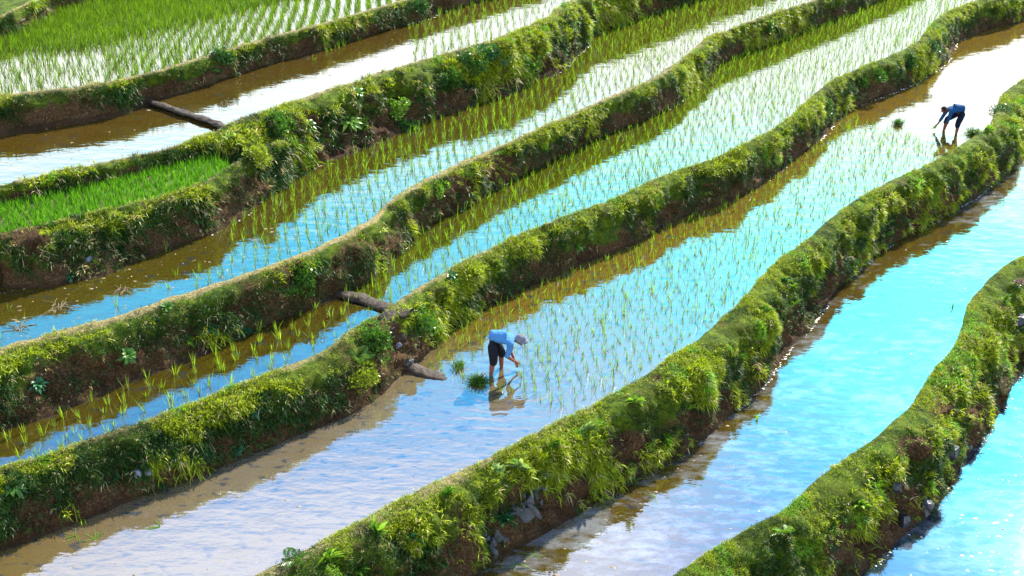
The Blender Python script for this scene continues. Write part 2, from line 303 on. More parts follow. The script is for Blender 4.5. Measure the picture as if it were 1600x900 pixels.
def bank(name, label, rim, foot, seed, dry=(0, 0), crest=.19, amp=.27, left=True, right=True, shelf=.35):
    """rim/foot: world curves. Cross-section: submerged toe, crest, bulging turf face, undercut foot."""
    n = len(rim)
    # matching points on the foot: monotone nearest, smoothed
    j = np.zeros(n)
    for a in range(0, n, 400):
        d = np.linalg.norm(rim[a:a + 400, None, :2] - foot[None, :, :2], axis=2); j[a:a + 400] = d.argmin(1)
    j = np.maximum.accumulate(j); j[0] = 0 if left else j[0]; j[-1] = len(foot) - 1 if right else j[-1]
    j = np.clip(gsm(j, 9), 0, len(foot) - 1); j = np.maximum.accumulate(j)
    Ft = np.stack([np.interp(j, np.arange(len(foot)), foot[:, k]) for k in range(3)], 1)
    T = np.gradient(gsm(rim, 6), axis=0); T[:, 2] = 0; T /= np.linalg.norm(T, axis=1)[:, None]
    Nn = np.stack([T[:, 1], -T[:, 0], np.zeros(n)], 1)     # outward, to the lower terrace
    D = Ft - rim; D[:, 2] = 0; run = (D * Nn).sum(1)
    short = np.maximum(.32 - run, 0); Ft = Ft + Nn * gsm(short, 6)[:, None]
    D = Ft - rim; D[:, 2] = 0; ln = np.linalg.norm(D, axis=1); U = D / ln[:, None]
    cw = np.minimum(crest * (1 + .9 * fbm(rim * .9, seed, 3)), ln * .4)
    rim = rim + np.array([0, 0, 1]) * (.05 * fbm(rim * .7, seed + 2, 3))[:, None]; zt = rim[:, 2]; zf = Ft[:, 2]
    V = []; vv = []
    prof = [(-.55, -.42, 0.0), (-.22, -.30, 0.0), (-.07, -.13, .0), (0, -.03, .02), (.03, .0, .04)]
    for (o, dz, v) in prof: V.append(rim + U * o + np.array([0, 0, 1]) * dz); vv.append(np.full(n, v))
    for t in np.linspace(.25, 1, 5):
        V.append(rim + U * (cw * t)[:, None] + np.array([0, 0, 1]) * (.035 * math.sin(t * math.pi) - .02 * t)); vv.append(np.full(n, .05 + .1 * t))
    K = NV - 14
    for q in range(1, K + 1):
        t = q / K
        # rounded shoulder, steep face, ledge of slumped earth at the foot
        hfrac = float(np.interp(t, [0, .08, .2, .4, .65, .88, 1], [0, .22, .42, .54, .68, .84, 1]))
        z = (zt - .02) + (zf - zt + .02) * float(np.interp(t, [0, .08, .2, 1], [0, .05, .15, 1]))
        V.append(rim + U * (cw + (ln - cw) * hfrac)[:, None] + np.array([0, 0, 1]) * (z - zt)[:, None] * 1.0); vv.append(np.full(n, .15 + .85 * t))
    for (o, dz) in ((.06, -.1), (.14, -.22), (.25, -.4)):
        V.append(Ft * np.array([1, 1, 0]) + U * o + np.array([0, 0, 1]) * (zf + dz)[:, None]); vv.append(np.ones(n))
    V = np.stack(V, 1); vv = np.stack(vv, 1)
    # displacement along the surface normal: hummocks, ledges, gullies
    ds = np.gradient(V, axis=0); dv = np.gradient(V, axis=1); NN = np.cross(ds, dv); NN /= (np.linalg.norm(NN, axis=2)[..., None] + 1e-9)
    if NN[..., 2].mean() < 0: NN = -NN
    w = np.clip((vv - .12) / .2, 0, 1) * np.clip((1.0 - vv) / .08, 0, 1)
    big = fbm(V * 1.15, seed, 3); mid = fbm(V * 3.1, seed + 5, 4); small = fbm(V * 11, seed + 9, 3)
    rid = 1 - 2 * np.abs(fbm(V * np.array([1.9, 1.9, 1.2]), seed + 17, 3))
    hgt = (zt - zf)[:, None]; A = amp * np.clip(hgt / 1.2, .35, 1.3)
    disp = w * A * (.9 * big + .7 * mid + .35 * (rid - .5) + .16 * small) + .02 * small * (vv > .03) + .055 * (mid + .6 * big) * (vv > .03) * (vv < .24)
    V = V + NN * disp[..., None]
    nV = V.shape[1]
    idx = np.arange(n * nV).reshape(n, nV)
    q4 = np.stack([idx[:-1, :-1], idx[1:, :-1], idx[1:, 1:], idx[:-1, 1:]], -1).reshape(-1, 4)
    if NN[..., 2].mean() > 0:
        a, b, c = V[0, 12], V[1, 12], V[0, 13]
        if np.cross(b - a, c - a)[2] < 0: q4 = q4[:, ::-1]
    xs = rim[:, 0]
    px, _, _ = proj(rim); dr = np.clip(np.interp(px, [0, 700, 1100, 1600], dry if len(dry) == 4 else [dry[0], dry[0], dry[1], dry[1]]), 0, 1)
    bare = np.zeros(V.shape[:2])
    for (bx, by, br_) in BARE:
        X_, Y_, _ = proj(V); bare = np.maximum(bare, np.clip(1.6 - np.hypot((X_ - bx) * .75, Y_ - by) / br_ + .5 * mid, 0, 1))
    me = mesh_np(name, V.reshape(-1, 3), faces4=q4, mat=M_BANK, cols={'v': vv.ravel(), 'dry': np.repeat(dr, nV), 'bare': bare.ravel()})
    o = link(name, me, kind='structure', label=label)
    b = dict(bare=bare, o=o, V=V, vv=vv, N=NN, disp=mid + big, q=q4, seed=seed, label=label, dry=dr)
    BANKS.append(b); return b

c = {}
for i, (k, ps, l, r) in enumerate([('r0', RIM0, 1, 1), ('f0', FOOT0, 1, 1), ('r1', RIM1, 1, 1), ('f1', FOOT1, 1, 1), ('r2', RIM2, 1, 1), ('f2', FOOT2, 1, 1),
        ('r3n', RIM3N, 1, 0), ('f3n', FOOT3N, 1, 0), ('r3', RIM3, 1, 1), ('f3', FOOT3, 1, 1), ('r4', RIM4, 1, 1), ('f4', FOOT4, 1, 1),
        ('r5', RIM5, 1, 1), ('f5', FOOT5, 1, 1), ('r6', RIM6, 1, 1), ('f6', FOOT6, 1, 1)]):
    c[k] = curve(ps, bool(l), bool(r), i * 7)
c['r7'] = resample(c['f6'] + np.array([5.5, -5.5, C]), .12); c['f7'] = resample(c['f6'] + np.array([6.4, -6.6, Z8 - Z7]), .12)
B0 = bank('terrace_bank', 'grassy earth bank in the far upper left corner above the densest seedlings', c['r0'], c['f0'], 3, (.6, .4))
B1 = bank('terrace_bank', 'narrow dark green bank with a pale worn top below the dense seedling field', c['r1'], c['f1'], 5, (.9, .6), crest=.22)
B2 = bank('terrace_bank', 'broad overgrown bank with leafy shrubs below the upper bare pond', c['r2'], c['f2'], 9, (.55, .5), amp=.36, crest=.22)
B3n = bank('terrace_bank', 'rough brown and mossy bank below the bright green rice nursery', c['r3n'], c['f3n'], 13, (.35, .35), amp=.28, right=False)
B3 = bank('terrace_bank', 'mossy bank with a pale dry path along its top crossing the upper middle', c['r3'], c['f3'], 21, (.95, .55))
B4 = bank('terrace_bank', 'dark green bank behind the bending farmer in the light blue shirt', c['r4'], c['f4'], 27, (.55, .1), amp=.25)
B5 = bank('terrace_bank', 'long winding green bank in front of both farmers', c['r5'], c['f5'], 33, (.6, .0), amp=.28, crest=.3)
B6 = bank('terrace_bank', 'bright mossy bank at the lower right with dark stones at its foot', c['r6'], c['f6'], 41, (.05, .0), amp=.30, crest=.34)
B7 = bank('terrace_bank', 'lowest grassy bank below the blue pond', c['r7'], c['f7'], 47, (.1, .0))

# ------------------------------------------------------------------ water sheets and paddy beds
def off(Q, d):
    T = np.gradient(gsm(Q, 6), axis=0); T[:, 2] = 0; T /= np.linalg.norm(T, axis=1)[:, None]
    return Q + np.stack([T[:, 1], -T[:, 0], np.zeros(len(Q))], 1) * d
def thin(Q, k=3): return np.vstack([Q[::k], Q[-1:]])
def polygon(up, lo): return np.vstack([thin(off(up, -.13)), thin(off(lo, .12))[::-1]])
def flat(name, poly, z, mat, **kw):
    bm = bmesh.new(); vs = [bm.verts.new((p[0], p[1], z)) for p in poly]; f = bm.faces.new(vs); f.normal_update()
    if f.normal.z < 0: f.normal_flip()
    bmesh.ops.triangulate(bm, faces=[f], ngon_method='EAR_CLIP'); me = bpy.data.meshes.new(name); bm.to_mesh(me); bm.free(); me.materials.append(mat)
    return link(name, me, **kw)
def near(Q, px, py, z):
    p = unp(px, py, z); return int(np.linalg.norm(Q[:, :2] - p[:2], axis=1).argmin())
farmer1 = unp(775, 580, 0.); farmer2 = unp(1482, 205, 0.)
POLY = {}
i1, i2 = near(c['f1'], 228, 155, Z2), near(c['r2'], 352, 195, Z2)
POLY['T1'] = (polygon(c['f0'], c['r1']), Z1); POLY['T0'] = (polygon(c['r0'] + np.array([-7, 9, 0]), c['r0']), Z0)
POLY['T2b'] = (polygon(c['f1'][:i1], c['r2'][:i2]), Z2b); POLY['T2'] = (polygon(c['f1'][i1:], c['r2'][i2:]), Z2)
k1 = near(c['f2'], 335, 247, Z3n); k2 = near(c['r3n'], 352, 262, Z3n)
POLY['N'] = (polygon(c['f2'][:k1], c['r3n'][:k2]), Z3n)
kk = near(c['f3n'], 427, 303, Z3); k3 = near(c['f2'], 430, 300, Z3)
POLY['T3'] = (polygon(np.vstack([c['f3n'][:kk], c['f2'][k3:]]), c['r3']), Z3)
a1, a2 = near(c['f3'], 530, 465, Z4), near(c['r4'], 605, 484, Z4)
POLY['T4b'] = (polygon(c['f3'][:a1], c['r4'][:a2]), Z4b); POLY['T4'] = (polygon(c['f3'][a1:], c['r4'][a2:]), Z4)
POLY['T5'] = (polygon(c['f4'], c['r5']), Z5); POLY['T6'] = (polygon(c['f5'], c['r6']), Z6); POLY['T7'] = (polygon(c['f6'], c['r7']), Z7)
pl = unp(560, 800, 0.)
WAT = {
 'T1': ('water', 'green tinted water among the dense seedlings at the upper left', water_material('water_upper_left', mud=(.06, .07, .005), pale=(.07, .08, .008))),  # green put into the mud colour stands for the reflected rice
 'T2b': ('water', 'small still pond above the rice nursery', water_material('water_small_pond', mud=(0.055, 0.033, 0.0044), pale=(0.0715, 0.0495, 0.0132))),
 'T2': ('water', 'bright water behind the overgrown bank', water_material('water_bright', mud=(0.055, 0.0341, 0.00528), pale=(0.077, 0.055, 0.0176))),
 'T3': ('water', 'long flooded paddy with a muddy brown left end', water_material('water_muddy_left', mud=(.062, .048, .005), pale=(.075, .06, .01), turb=.5)),  # olive in the mud colour paints in grass reflected from the bank
 'T4b': ('water', 'thin strip of dark water with large seedlings', water_material('water_thin_strip', mud=(.055, .04, .004), pale=(.065, .048, .007), turb=.5)),
 'T4': ('water', 'flooded paddy behind the farmer with rows of seedlings', water_material('water_rows', mud=(.050, .050, .003), pale=(.058, .058, .005))),  # mud made olive to paint the bank's green reflection
 'T5': ('water', 'flooded paddy in which both farmers stand', water_material('water_farmers', mud=(.088, .055, .008), pale=(.10, .082, .056), turb=.8, pit=(.565, .65), plume=(float(pl[0]), float(pl[1]), 0., 4.4),
        rings=[(farmer1[0], farmer1[1] - .3, .0022, .37, 2.6), (farmer2[0], farmer2[1], .0012, .4, 2.)])),
 'T6': ('water', 'open blue water with floating flecks', water_material('water_open_blue', mud=(.062, .040, .007), pale=(.17, .17, .17), palemin=.47, palemax=.60, rip=.008, sc=2.)),  # pale patches paint the sheen of reflected cloud into the water colour
 'T7': ('water', 'deep blue water in the lower right corner', water_material('water_deep_blue', mud=(.01, .02, .03), pale=(.08, .10, .12), palemin=.48, palemax=.6, turb=.8, rip=.003, rough=.03, sc=2.)),  # cloud sheen painted in as pale patches here too
}
for k, (nm, lb, mt) in WAT.items():
    flat('paddy_water', POLY[k][0], POLY[k][1], mt, kind='structure', label=lb)
    flat('paddy_bed', POLY[k][0], POLY[k][1] - .12, M_MUD, kind='structure', label='mud floor under the ' + lb)
flat('nursery_ground', POLY['N'][0], Z3n - .02, M_MUD, kind='structure', label='wet mud under the rice nursery')
flat('upper_field', POLY['T0'][0], Z0, M_BANK, kind='structure', label='upper field above the far left bank')

# base hillside that carries the terraces, out to well beyond the picture
allp = np.vstack([c[k] for k in c]); A = np.c_[allp[:, :2], np.ones(len(allp))]; co, *_ = np.linalg.lstsq(A, allp[:, 2], rcond=None)
res = (A @ co - allp[:, 2]).max()
n = 150; ax = np.linspace(-1, 1, n); ax = np.sign(ax) * np.abs(ax) ** 1.8
X, Y = np.meshgrid(ax * 400, 30 + ax * 400, indexing='ij'); Z = co[0] * X + co[1] * Y + co[2] - res - .7
Z = np.clip(Z, -14, 5.0) + .25 * fbm(np.stack([X / 9, Y / 9, X * 0], -1), 77, 4) * np.clip(np.hypot(X, Y - 30) / 60 - .5, 0, 1) * 6
idx = np.arange(n * n).reshape(n, n)
hill = mesh_np('ground', np.stack([X, Y, Z], -1).reshape(-1, 3), faces4=np.stack([idx[:-1, :-1], idx[1:, :-1], idx[1:, 1:], idx[:-1, 1:]], -1).reshape(-1, 4))
mh = Mat('hillside_grass'); mh.set('Base Color', mh.ramp(mh.noise(.4, 8, .7), [(.3, (.03, .05, .008)), (.5, (.07, .10, .015)), (.7, (.12, .12, .04))])); mh.set('Roughness', .9); mh.set('Normal', mh.bump(mh.noise(2, 8, .7), 1, .3))
hill.materials.append(mh.m); link('ground', hill, kind='structure', label='grassy hillside that carries the terraces')

# ------------------------------------------------------------------ blades of grass and rice
def blades(base, dirs, length, width, droop, cols, side=None, mids=.55):
    """base, dirs (unit), arrays; one curved tapering blade each: 5 verts, quad + tri"""
    n = len(base); up = np.array([0, 0, 1.])
    sd = np.cross(dirs, RNG.normal(size=(n, 3))) if side is None else side
    sd /= np.linalg.norm(sd, axis=1)[:, None] + 1e-9
    L_ = length[:, None]; w = width[:, None]
    pm = base + dirs * L_ * mids - up * (droop * length * mids ** 2)[:, None]
    pt = base + dirs * L_ - up * (droop * length)[:, None]
    V = np.stack([base - sd * w * .5, base + sd * w * .5, pm + sd * w * .42, pm - sd * w * .42, pt], 1).reshape(-1, 3)
    i = np.arange(n)[:, None] * 5
    q = np.hstack([i, i + 1, i + 2, i + 3]); t = np.hstack([i + 3, i + 2, i + 4])
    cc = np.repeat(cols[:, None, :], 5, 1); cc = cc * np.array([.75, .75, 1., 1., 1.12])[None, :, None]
    return V, t, q, cc.reshape(-1, 3)
def join(parts):
    V = []; T = []; Q = []; Cc = []; o = 0
    for v, t, q, cc in parts: V.append(v); T.append(t + o); Q.append(q + o); Cc.append(cc); o += len(v)
    return np.vstack(V), np.vstack(T), np.vstack(Q), np.vstack(Cc)
def scol(n, lo, hi, var=.25):
    t = RNG.random((n, 1)); c_ = np.array(lo) * (1 - t) + np.array(hi) * t
    return c_ * (1 + var * (RNG.random((n, 1)) - .5) * 2)
GREENS = dict(deep=((.010, .034, .004), (.030, .078, .006)), moss=((.085, .135, .003), (.30, .34, .006)), bright=((.07, .18, .006), (.18, .33, .010)), dry=((.28, .22, .09), (.45, .36, .18)))

def turf(b, dens, length, name, label, per=7, bright=.5, width=.011, dryf=.06):
    V, vv, NN = b['V'], b['vv'], b['N']
    A_ = V[:-1, 3:-4]; e1 = V[1:, 3:-4] - A_; e2 = V[:-1, 4:-3] - A_; area = np.linalg.norm(np.cross(e1, e2), axis=2)
    ok = inview(A_, 70); area = area * ok
    dist = np.linalg.norm(A_ - np.array([0, 0, CAM_H]), axis=2)
    wt = area * np.clip(1.35 - vv[:-1, 3:-4] * .75 - vv[:-1, 3:-4] ** 4 * .6, .05, 1.3) * (1 - .93 * b['bare'][:-1, 3:-4]) * np.clip(34 / dist, .6, 1.5)
    patch = fbm(A_ * .9, b['seed'] + 50, 3); wt = wt * np.clip(.9 + patch * 2.4, .06, 1.8)
    crest = (vv[:-1, 3:-4] < .13); wt = wt * np.where(crest, np.clip(1.7 - 1.5 * b['dry'][:-1, None] + patch * 1.2, .12, 1.8), 1)
    n = int(wt.sum() * dens); p = (wt / wt.sum()).ravel(); pick = RNG.choice(len(p), n, p=p); i, j = np.unravel_index(pick, wt.shape); j = j + 3
    u, v = RNG.random(n), RNG.random(n)
    P = V[i, j] + (V[i + 1, j] - V[i, j]) * u[:, None] + (V[i, j + 1] - V[i, j]) * v[:, None]
    nr = NN[i, j]; v0 = vv[i, j]
    cl_ = fbm(P * .8, b['seed'] + 70, 2); cl2 = fbm(P * 2.2, b['seed'] + 80, 2)
    # tuft kinds follow patches; deep tufts on faces and at left paint in shade
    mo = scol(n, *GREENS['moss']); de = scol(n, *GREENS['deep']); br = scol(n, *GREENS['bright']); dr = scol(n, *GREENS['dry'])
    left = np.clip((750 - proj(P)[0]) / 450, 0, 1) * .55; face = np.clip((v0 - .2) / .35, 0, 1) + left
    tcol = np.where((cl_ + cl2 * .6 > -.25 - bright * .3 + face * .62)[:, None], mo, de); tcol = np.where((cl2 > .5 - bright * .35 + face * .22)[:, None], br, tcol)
    tcol = np.where((RNG.random(n) < dryf + .12 * (v0 < .15) * b['dry'][i])[:, None], dr, tcol)
    tl = length * (0.55 + .9 * RNG.random(n)) * np.clip(1 + cl_ * 1.2, .45, 1.9) * np.where(v0 < .2, .55, 1)
    P = np.repeat(P, per, 0); nr = np.repeat(nr, per, 0); tcol = np.repeat(tcol, per, 0) * (1 + .3 * (RNG.random((n * per, 1)) - .5)); tl = np.repeat(tl, per) * (.6 + .7 * RNG.random(n * per))
    m_ = len(P); P = P + RNG.normal(size=(m_, 3)) * .022
    fz = np.repeat(np.clip((v0 - .25) / .4, 0, 1), per)[:, None]
    d = nr * (.55 + .3 * fz) + np.array([0, 0, .75]) * (1 - .9 * fz) + RNG.normal(size=(m_, 3)) * .55; d /= np.linalg.norm(d, axis=1)[:, None]
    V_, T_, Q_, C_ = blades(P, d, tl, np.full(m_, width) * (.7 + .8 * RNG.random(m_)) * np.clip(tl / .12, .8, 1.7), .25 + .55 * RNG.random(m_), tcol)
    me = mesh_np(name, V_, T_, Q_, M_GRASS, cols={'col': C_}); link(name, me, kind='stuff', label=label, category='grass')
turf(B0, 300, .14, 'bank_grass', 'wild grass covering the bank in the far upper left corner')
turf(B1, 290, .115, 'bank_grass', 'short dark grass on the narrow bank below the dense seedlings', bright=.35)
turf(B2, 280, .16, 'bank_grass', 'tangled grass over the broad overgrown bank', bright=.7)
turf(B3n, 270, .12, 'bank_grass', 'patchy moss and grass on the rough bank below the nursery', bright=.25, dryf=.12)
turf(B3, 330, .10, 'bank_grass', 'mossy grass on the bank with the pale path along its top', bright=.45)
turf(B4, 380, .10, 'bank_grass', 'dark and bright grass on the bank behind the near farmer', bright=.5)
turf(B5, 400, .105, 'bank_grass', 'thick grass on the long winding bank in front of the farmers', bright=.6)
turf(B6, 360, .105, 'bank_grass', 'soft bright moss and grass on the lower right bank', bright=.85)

def inpoly(P, poly):
    x, y = P[:, 0], P[:, 1]; r = np.zeros(len(P), bool); q = poly[:, :2]
    a = q; b_ = np.roll(q, -1, 0)
    for (x1, y1), (x2, y2) in zip(a, b_):
        cnd = ((y1 > y) != (y2 > y))
        if y1 != y2: r ^= cnd & (x < (x2 - x1) * (y - y1) / (y2 - y1) + x1)
    return r
def rows(key, dx, dy, jit, margin=.25, ang=R(7), keep=None, up=None, lo=None, dens=1.):
    up, lo = up if up is not None else None, lo
    poly, z = POLY[key]; x0, y0 = poly[:, 0].min(), poly[:, 1].min(); x1, y1 = poly[:, 0].max(), poly[:, 1].max()
    a = np.arange(-45, 45, dx); b_ = np.arange(-5, 75, dy); G = np.stack(np.meshgrid(a, b_, indexing='ij'), -1).reshape(-1, 2)
    x = G[:, 0] * math.cos(ang) - G[:, 1] * math.sin(ang); y = G[:, 0] * math.sin(ang) + G[:, 1] * math.cos(ang)
    x = x + .25 * np.sin(y * .35) ; P = np.c_[x, y, np.full(len(x), z)]
    P[:, :2] += RNG.normal(size=(len(P), 2)) * jit
    P = P[inview(P, 60)]; P = P[inpoly(P, poly)]
    P = P[RNG.random(len(P)) < dens]
    # stay off the banks
    edge = np.vstack([thin(poly, 1)]); dmin = np.full(len(P), 9.)
    for s_ in range(0, len(edge), 200): dmin = np.minimum(dmin, np.linalg.norm(P[:, None, :2] - edge[None, s_:s_ + 200, :2], axis=2).min(1)) if len(P) else dmin
    P = P[dmin > margin]
    if keep is not None:
        px, py, _ = proj(P); P = P[keep(px, py)]
    return P
def seedling_blades(n, h, spread=.25, w=.010, lo=(.05, .12, .010), hi=(.13, .23, .02)):
    base = RNG.normal(size=(n, 3)) * .012 * np.array([1, 1, 0]); base[:, 2] = -.08
    d = RNG.normal(size=(n, 3)) * spread; d[:, 2] = 1; d /= np.linalg.norm(d, axis=1)[:, None]
    L_ = (h + .08) * (.65 + .45 * RNG.random(n)); return blades(base, d, L_, np.full(n, w) * (.8 + .5 * RNG.random(n)), .05 + .3 * RNG.random(n) ** 2, scol(n, lo, hi))
def scatter_joined(P, variants, sc=(.75, 1.25)):
    parts = []
    which = RNG.integers(0, len(variants), len(P))
    for k, (v, t, q, cc) in enumerate(variants):
        S = P[which == k]; m_ = len(S)
        if not m_: continue
        a = RNG.random(m_) * 6.283; s_ = sc[0] + (sc[1] - sc[0]) * RNG.random(m_)
        ca, sa = np.cos(a), np.sin(a)
        X_ = (v[None, :, 0] * ca[:, None] - v[None, :, 1] * sa[:, None]) * s_[:, None] + S[:, 0:1]
        Y_ = (v[None, :, 0] * sa[:, None] + v[None, :, 1] * ca[:, None]) * s_[:, None] + S[:, 1:2]
        Z_ = v[None, :, 2] * s_[:, None] + S[:, 2:3]
        VV = np.stack([X_, Y_, Z_], -1).reshape(-1, 3); o = (np.arange(m_) * len(v))[:, None, None]
        tint = .8 + .45 * RNG.random((m_, 1, 1)); CC = (cc[None] * tint).reshape(-1, 3)
        parts.append((VV, (t[None] + o).reshape(-1, 3), (q[None] + o).reshape(-1, 4), CC))
    return join(parts)
VAR = [seedling_blades(random.choice((4, 5, 6, 7)), random.uniform(.24, .38), .20, .012, (.05, .11, .008), (.13, .21, .015)) for _ in range(14)]
VARD = [seedling_blades(9, .36, .26, .012, (.035, .08, .004), (.11, .18, .009)) for _ in range(10)]
VARB = [seedling_blades(9, .33, .22, .012, (.07, .13, .010), (.18, .26, .02)) for _ in range(8)]
VARN = [seedling_blades(10, .24, .22, .012, (.025, .10, .004), (.085, .21, .012)) for _ in range(10)]
# unplanted parts of the fields, by their edges in the photograph
def line(p, q): return lambda px, py: (q[0] - p[0]) * (py - p[1]) - (q[1] - p[1]) * (px - p[0])
near_edge = line((640, 575), (905, 645)); far_edge = line((1330, 182), (1510, 238))
S5 = rows('T5', .25, .27, .032, .28, keep=lambda x, y: (near_edge(x, y) < 0) & (far_edge(x, y) > 0) & (np.hypot((x - 780), (y - 575)) > 36) & (np.hypot(x - 1482, y - 195) > 30))
S4 = rows('T4', .25, .27, .032, .18); S4b = rows('T4b', .40, .42, .07, .12)
S3 = rows('T3', .25, .27, .032, .22, keep=lambda x, y: (x > 300 + (y < 420) * 60), dens=.96)
S3s = rows('T3', .9, .9, .3, .2, keep=lambda x, y: (x < 360), dens=.35)
S2 = rows('T2', .27, .30, .05, .2, keep=lambda x, y: (x > 640)); S2e = rows('T2', .3, .3, .1, .15, keep=lambda x, y: (x > 480) & (x < 640) & (y < 98 - (x - 480) * .42), dens=.7)
S1 = np.vstack([rows('T1', .34, .13, .03, .10, keep=lambda x, y: (x > 165) | (y < 85) | (RNG.random(len(x)) < .55)), rows('T1', .17, .14, .05, .1, keep=lambda x, y: (y < 150 - x * .24 - 42) & ((x > 170) | (y < 80)))]); 
allS = np.vstack([S5, S4, S4b, S3, S3s, S2, S2e]); 
field = np.concatenate([np.full(len(a), k) for k, a in enumerate((S5, S4, S4b, S3, S3s, S2, S2e))])
px, py, dd = proj(allS); order = np.argsort(dd); near300 = order[inview(allS[order], 0)][:300]
rest = np.ones(len(allS), bool); rest[near300] = False
me_var = [mesh_np('rice_seedling', v, t, q, M_RICE, cols={'col': cc}) for v, t, q, cc in VAR]
me_varb = [mesh_np('rice_seedling', v, t, q, M_RICE, cols={'col': cc}) for v, t, q, cc in VARB]
FL = {0: 'thin young rice seedling standing in the blue water of the near farmer\'s paddy', 1: 'thin rice seedling in the flooded paddy behind the near farmer',
      2: 'tall leafy rice seedling in the thin strip of water at the left', 3: 'thin rice seedling in the long upper paddy', 4: 'stray rice seedling in the muddy brown left end of the upper paddy', 5: 'far seedling', 6: 'far seedling'}
for s_ in near300:
    k = int(field[s_]); me = random.choice(me_varb if k == 2 else me_var)
    o = link('rice_seedling', me, label=FL[k], category='seedling', group=['seedlings in the near farmer\'s paddy', 'seedlings behind the near farmer', 'seedlings in the thin strip', 'seedlings in the long upper paddy', 'stray seedlings in brown water', 'x', 'x'][k])
    o.location = allS[s_]; o.rotation_euler = (random.uniform(-.12, .12), random.uniform(-.12, .12), random.uniform(0, 6.28)); o.scale = [random.uniform(.8, 1.25)] * 3
fb = rest & (field == 2); ft = rest & (field != 2)
pr = [scatter_joined(allS[ft], VAR)]
if fb.any(): pr.append(scatter_joined(allS[fb], VARB))
V_, T_, Q_, C_ = join(pr)
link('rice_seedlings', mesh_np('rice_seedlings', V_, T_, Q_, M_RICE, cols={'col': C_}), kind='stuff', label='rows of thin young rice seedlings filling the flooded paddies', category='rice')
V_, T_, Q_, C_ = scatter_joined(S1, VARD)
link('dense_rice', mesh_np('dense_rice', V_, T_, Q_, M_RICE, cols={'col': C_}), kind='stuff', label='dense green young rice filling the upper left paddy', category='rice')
SN = rows('N', .09, .09, .035, .06)
V_, T_, Q_, C_ = scatter_joined(SN, VARN)
link('rice_nursery', mesh_np('rice_nursery', V_, T_, Q_, M_RICE, cols={'col': C_}), kind='stuff', label='bright green lawn of nursery rice on the left', category='rice')

# ------------------------------------------------------------------ placing things on the banks
bv = BVHTree.FromPolygons([tuple(v) for b in BANKS for v in b['V'].reshape(-1, 3)],
     [tuple(int(i) for i in f) for f in np.vstack([b['q'] + o for b, o in zip(BANKS, np.cumsum([0] + [b['V'].shape[0] * b['V'].shape[1] for b in BANKS[:-1]]))])])
def hit(px, py):
    d = Vector(FW + (px - 800) / F * np.array([1, 0, 0]) - (py - 450) / F * UP).normalized()
    h = bv.ray_cast(Vector((0, 0, CAM_H)), d)
    return (h[0], h[1]) if h[0] is not None else (None, None)
def fol(name, part, mat): return mesh_np(name, *part[:3], mat, cols={'col': part[3]})
def aim(o, nrm, spin=0, tilt=.5):
    z = (Vector(nrm) * tilt + Vector((0, 0, 1 - tilt))).normalized()
    o.rotation_euler = (z.to_track_quat('Z', 'Y') @ Matrix.Rotation(spin, 3, 'Z').to_quaternion()).to_euler()

def leaves(n, r, lo, hi, lw=.35, up=(.15, .9), droop=.35, stem0=.1, var=.3):
    """rosette of broad leaves: each 7 verts folded along the midrib"""
    V = []; T = []; Q = []; Cc = []
    cols = scol(n, lo, hi, var)
    for k in range(n):
        a = k * 2.4 + random.uniform(-.3, .3); e = random.uniform(*up); ln = r * random.uniform(.7, 1.2)
        d = np.array([math.cos(a) * math.cos(e), math.sin(a) * math.cos(e), math.sin(e)]); s = np.array([-math.sin(a), math.cos(a), 0]); z = np.array([0, 0, 1.])
        w = ln * lw * random.uniform(.8, 1.2) * .5
        P = lambda t: d * ln * t - z * droop * ln * t * t
        o = len(V); m = .04 * ln
        V += [P(stem0 * .2), P(.35) + s * w * .85 + z * m, P(.35), P(.35) - s * w * .85 + z * m, P(.7) + s * w + z * m * 1.2, P(.7), P(.7) - s * w + z * m * 1.2, P(1.05)]
        T += [[o, o + 2, o + 1], [o, o + 3, o + 2], [o + 4, o + 5, o + 7], [o + 5, o + 6, o + 7]]
        Q += [[o + 1, o + 2, o + 5, o + 4], [o + 2, o + 3, o + 6, o + 5]]
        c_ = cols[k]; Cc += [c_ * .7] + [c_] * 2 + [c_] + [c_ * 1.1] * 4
    return np.array(V), np.array(T), np.array(Q), np.array(Cc)
def fern(n, r, lo, hi):
    V = []; T = []; Q = []; Cc = []; cols = scol(n, lo, hi)
    for k in range(n):
        a = k * 2.4; e = random.uniform(.5, 1.1); ln = r * random.uniform(.8, 1.2); z = np.array([0, 0, 1.])
        d = np.array([math.cos(a) * math.cos(e), math.sin(a) * math.cos(e), math.sin(e)]); s = np.array([-math.sin(a), math.cos(a), 0])
        for j in range(9):
            t = .15 + j * .1; p = d * ln * t - z * .55 * ln * t * t; w = ln * .22 * math.sin(math.pi * (t * .85 + .1)) + .01
            for sg in (-1, 1):
                o = len(V); V += [p, p + s * sg * w * .6 + d * ln * .07 - z * .01, p + s * sg * w + d * ln * .05 - z * .03, p + s * sg * w * .5 - d * ln * .005]; Q += [[o, o + 1, o + 2, o + 3]]; Cc += [cols[k]] * 4
        o = len(V); V += [np.zeros(3), d * ln - z * .55 * ln, d * ln * .5 - z * .14 * ln + s * .006]; T += [[o, o + 1, o + 2]]; Cc += [cols[k]] * 3
    return np.array(V), np.array(T), np.array(Q), np.array(Cc)
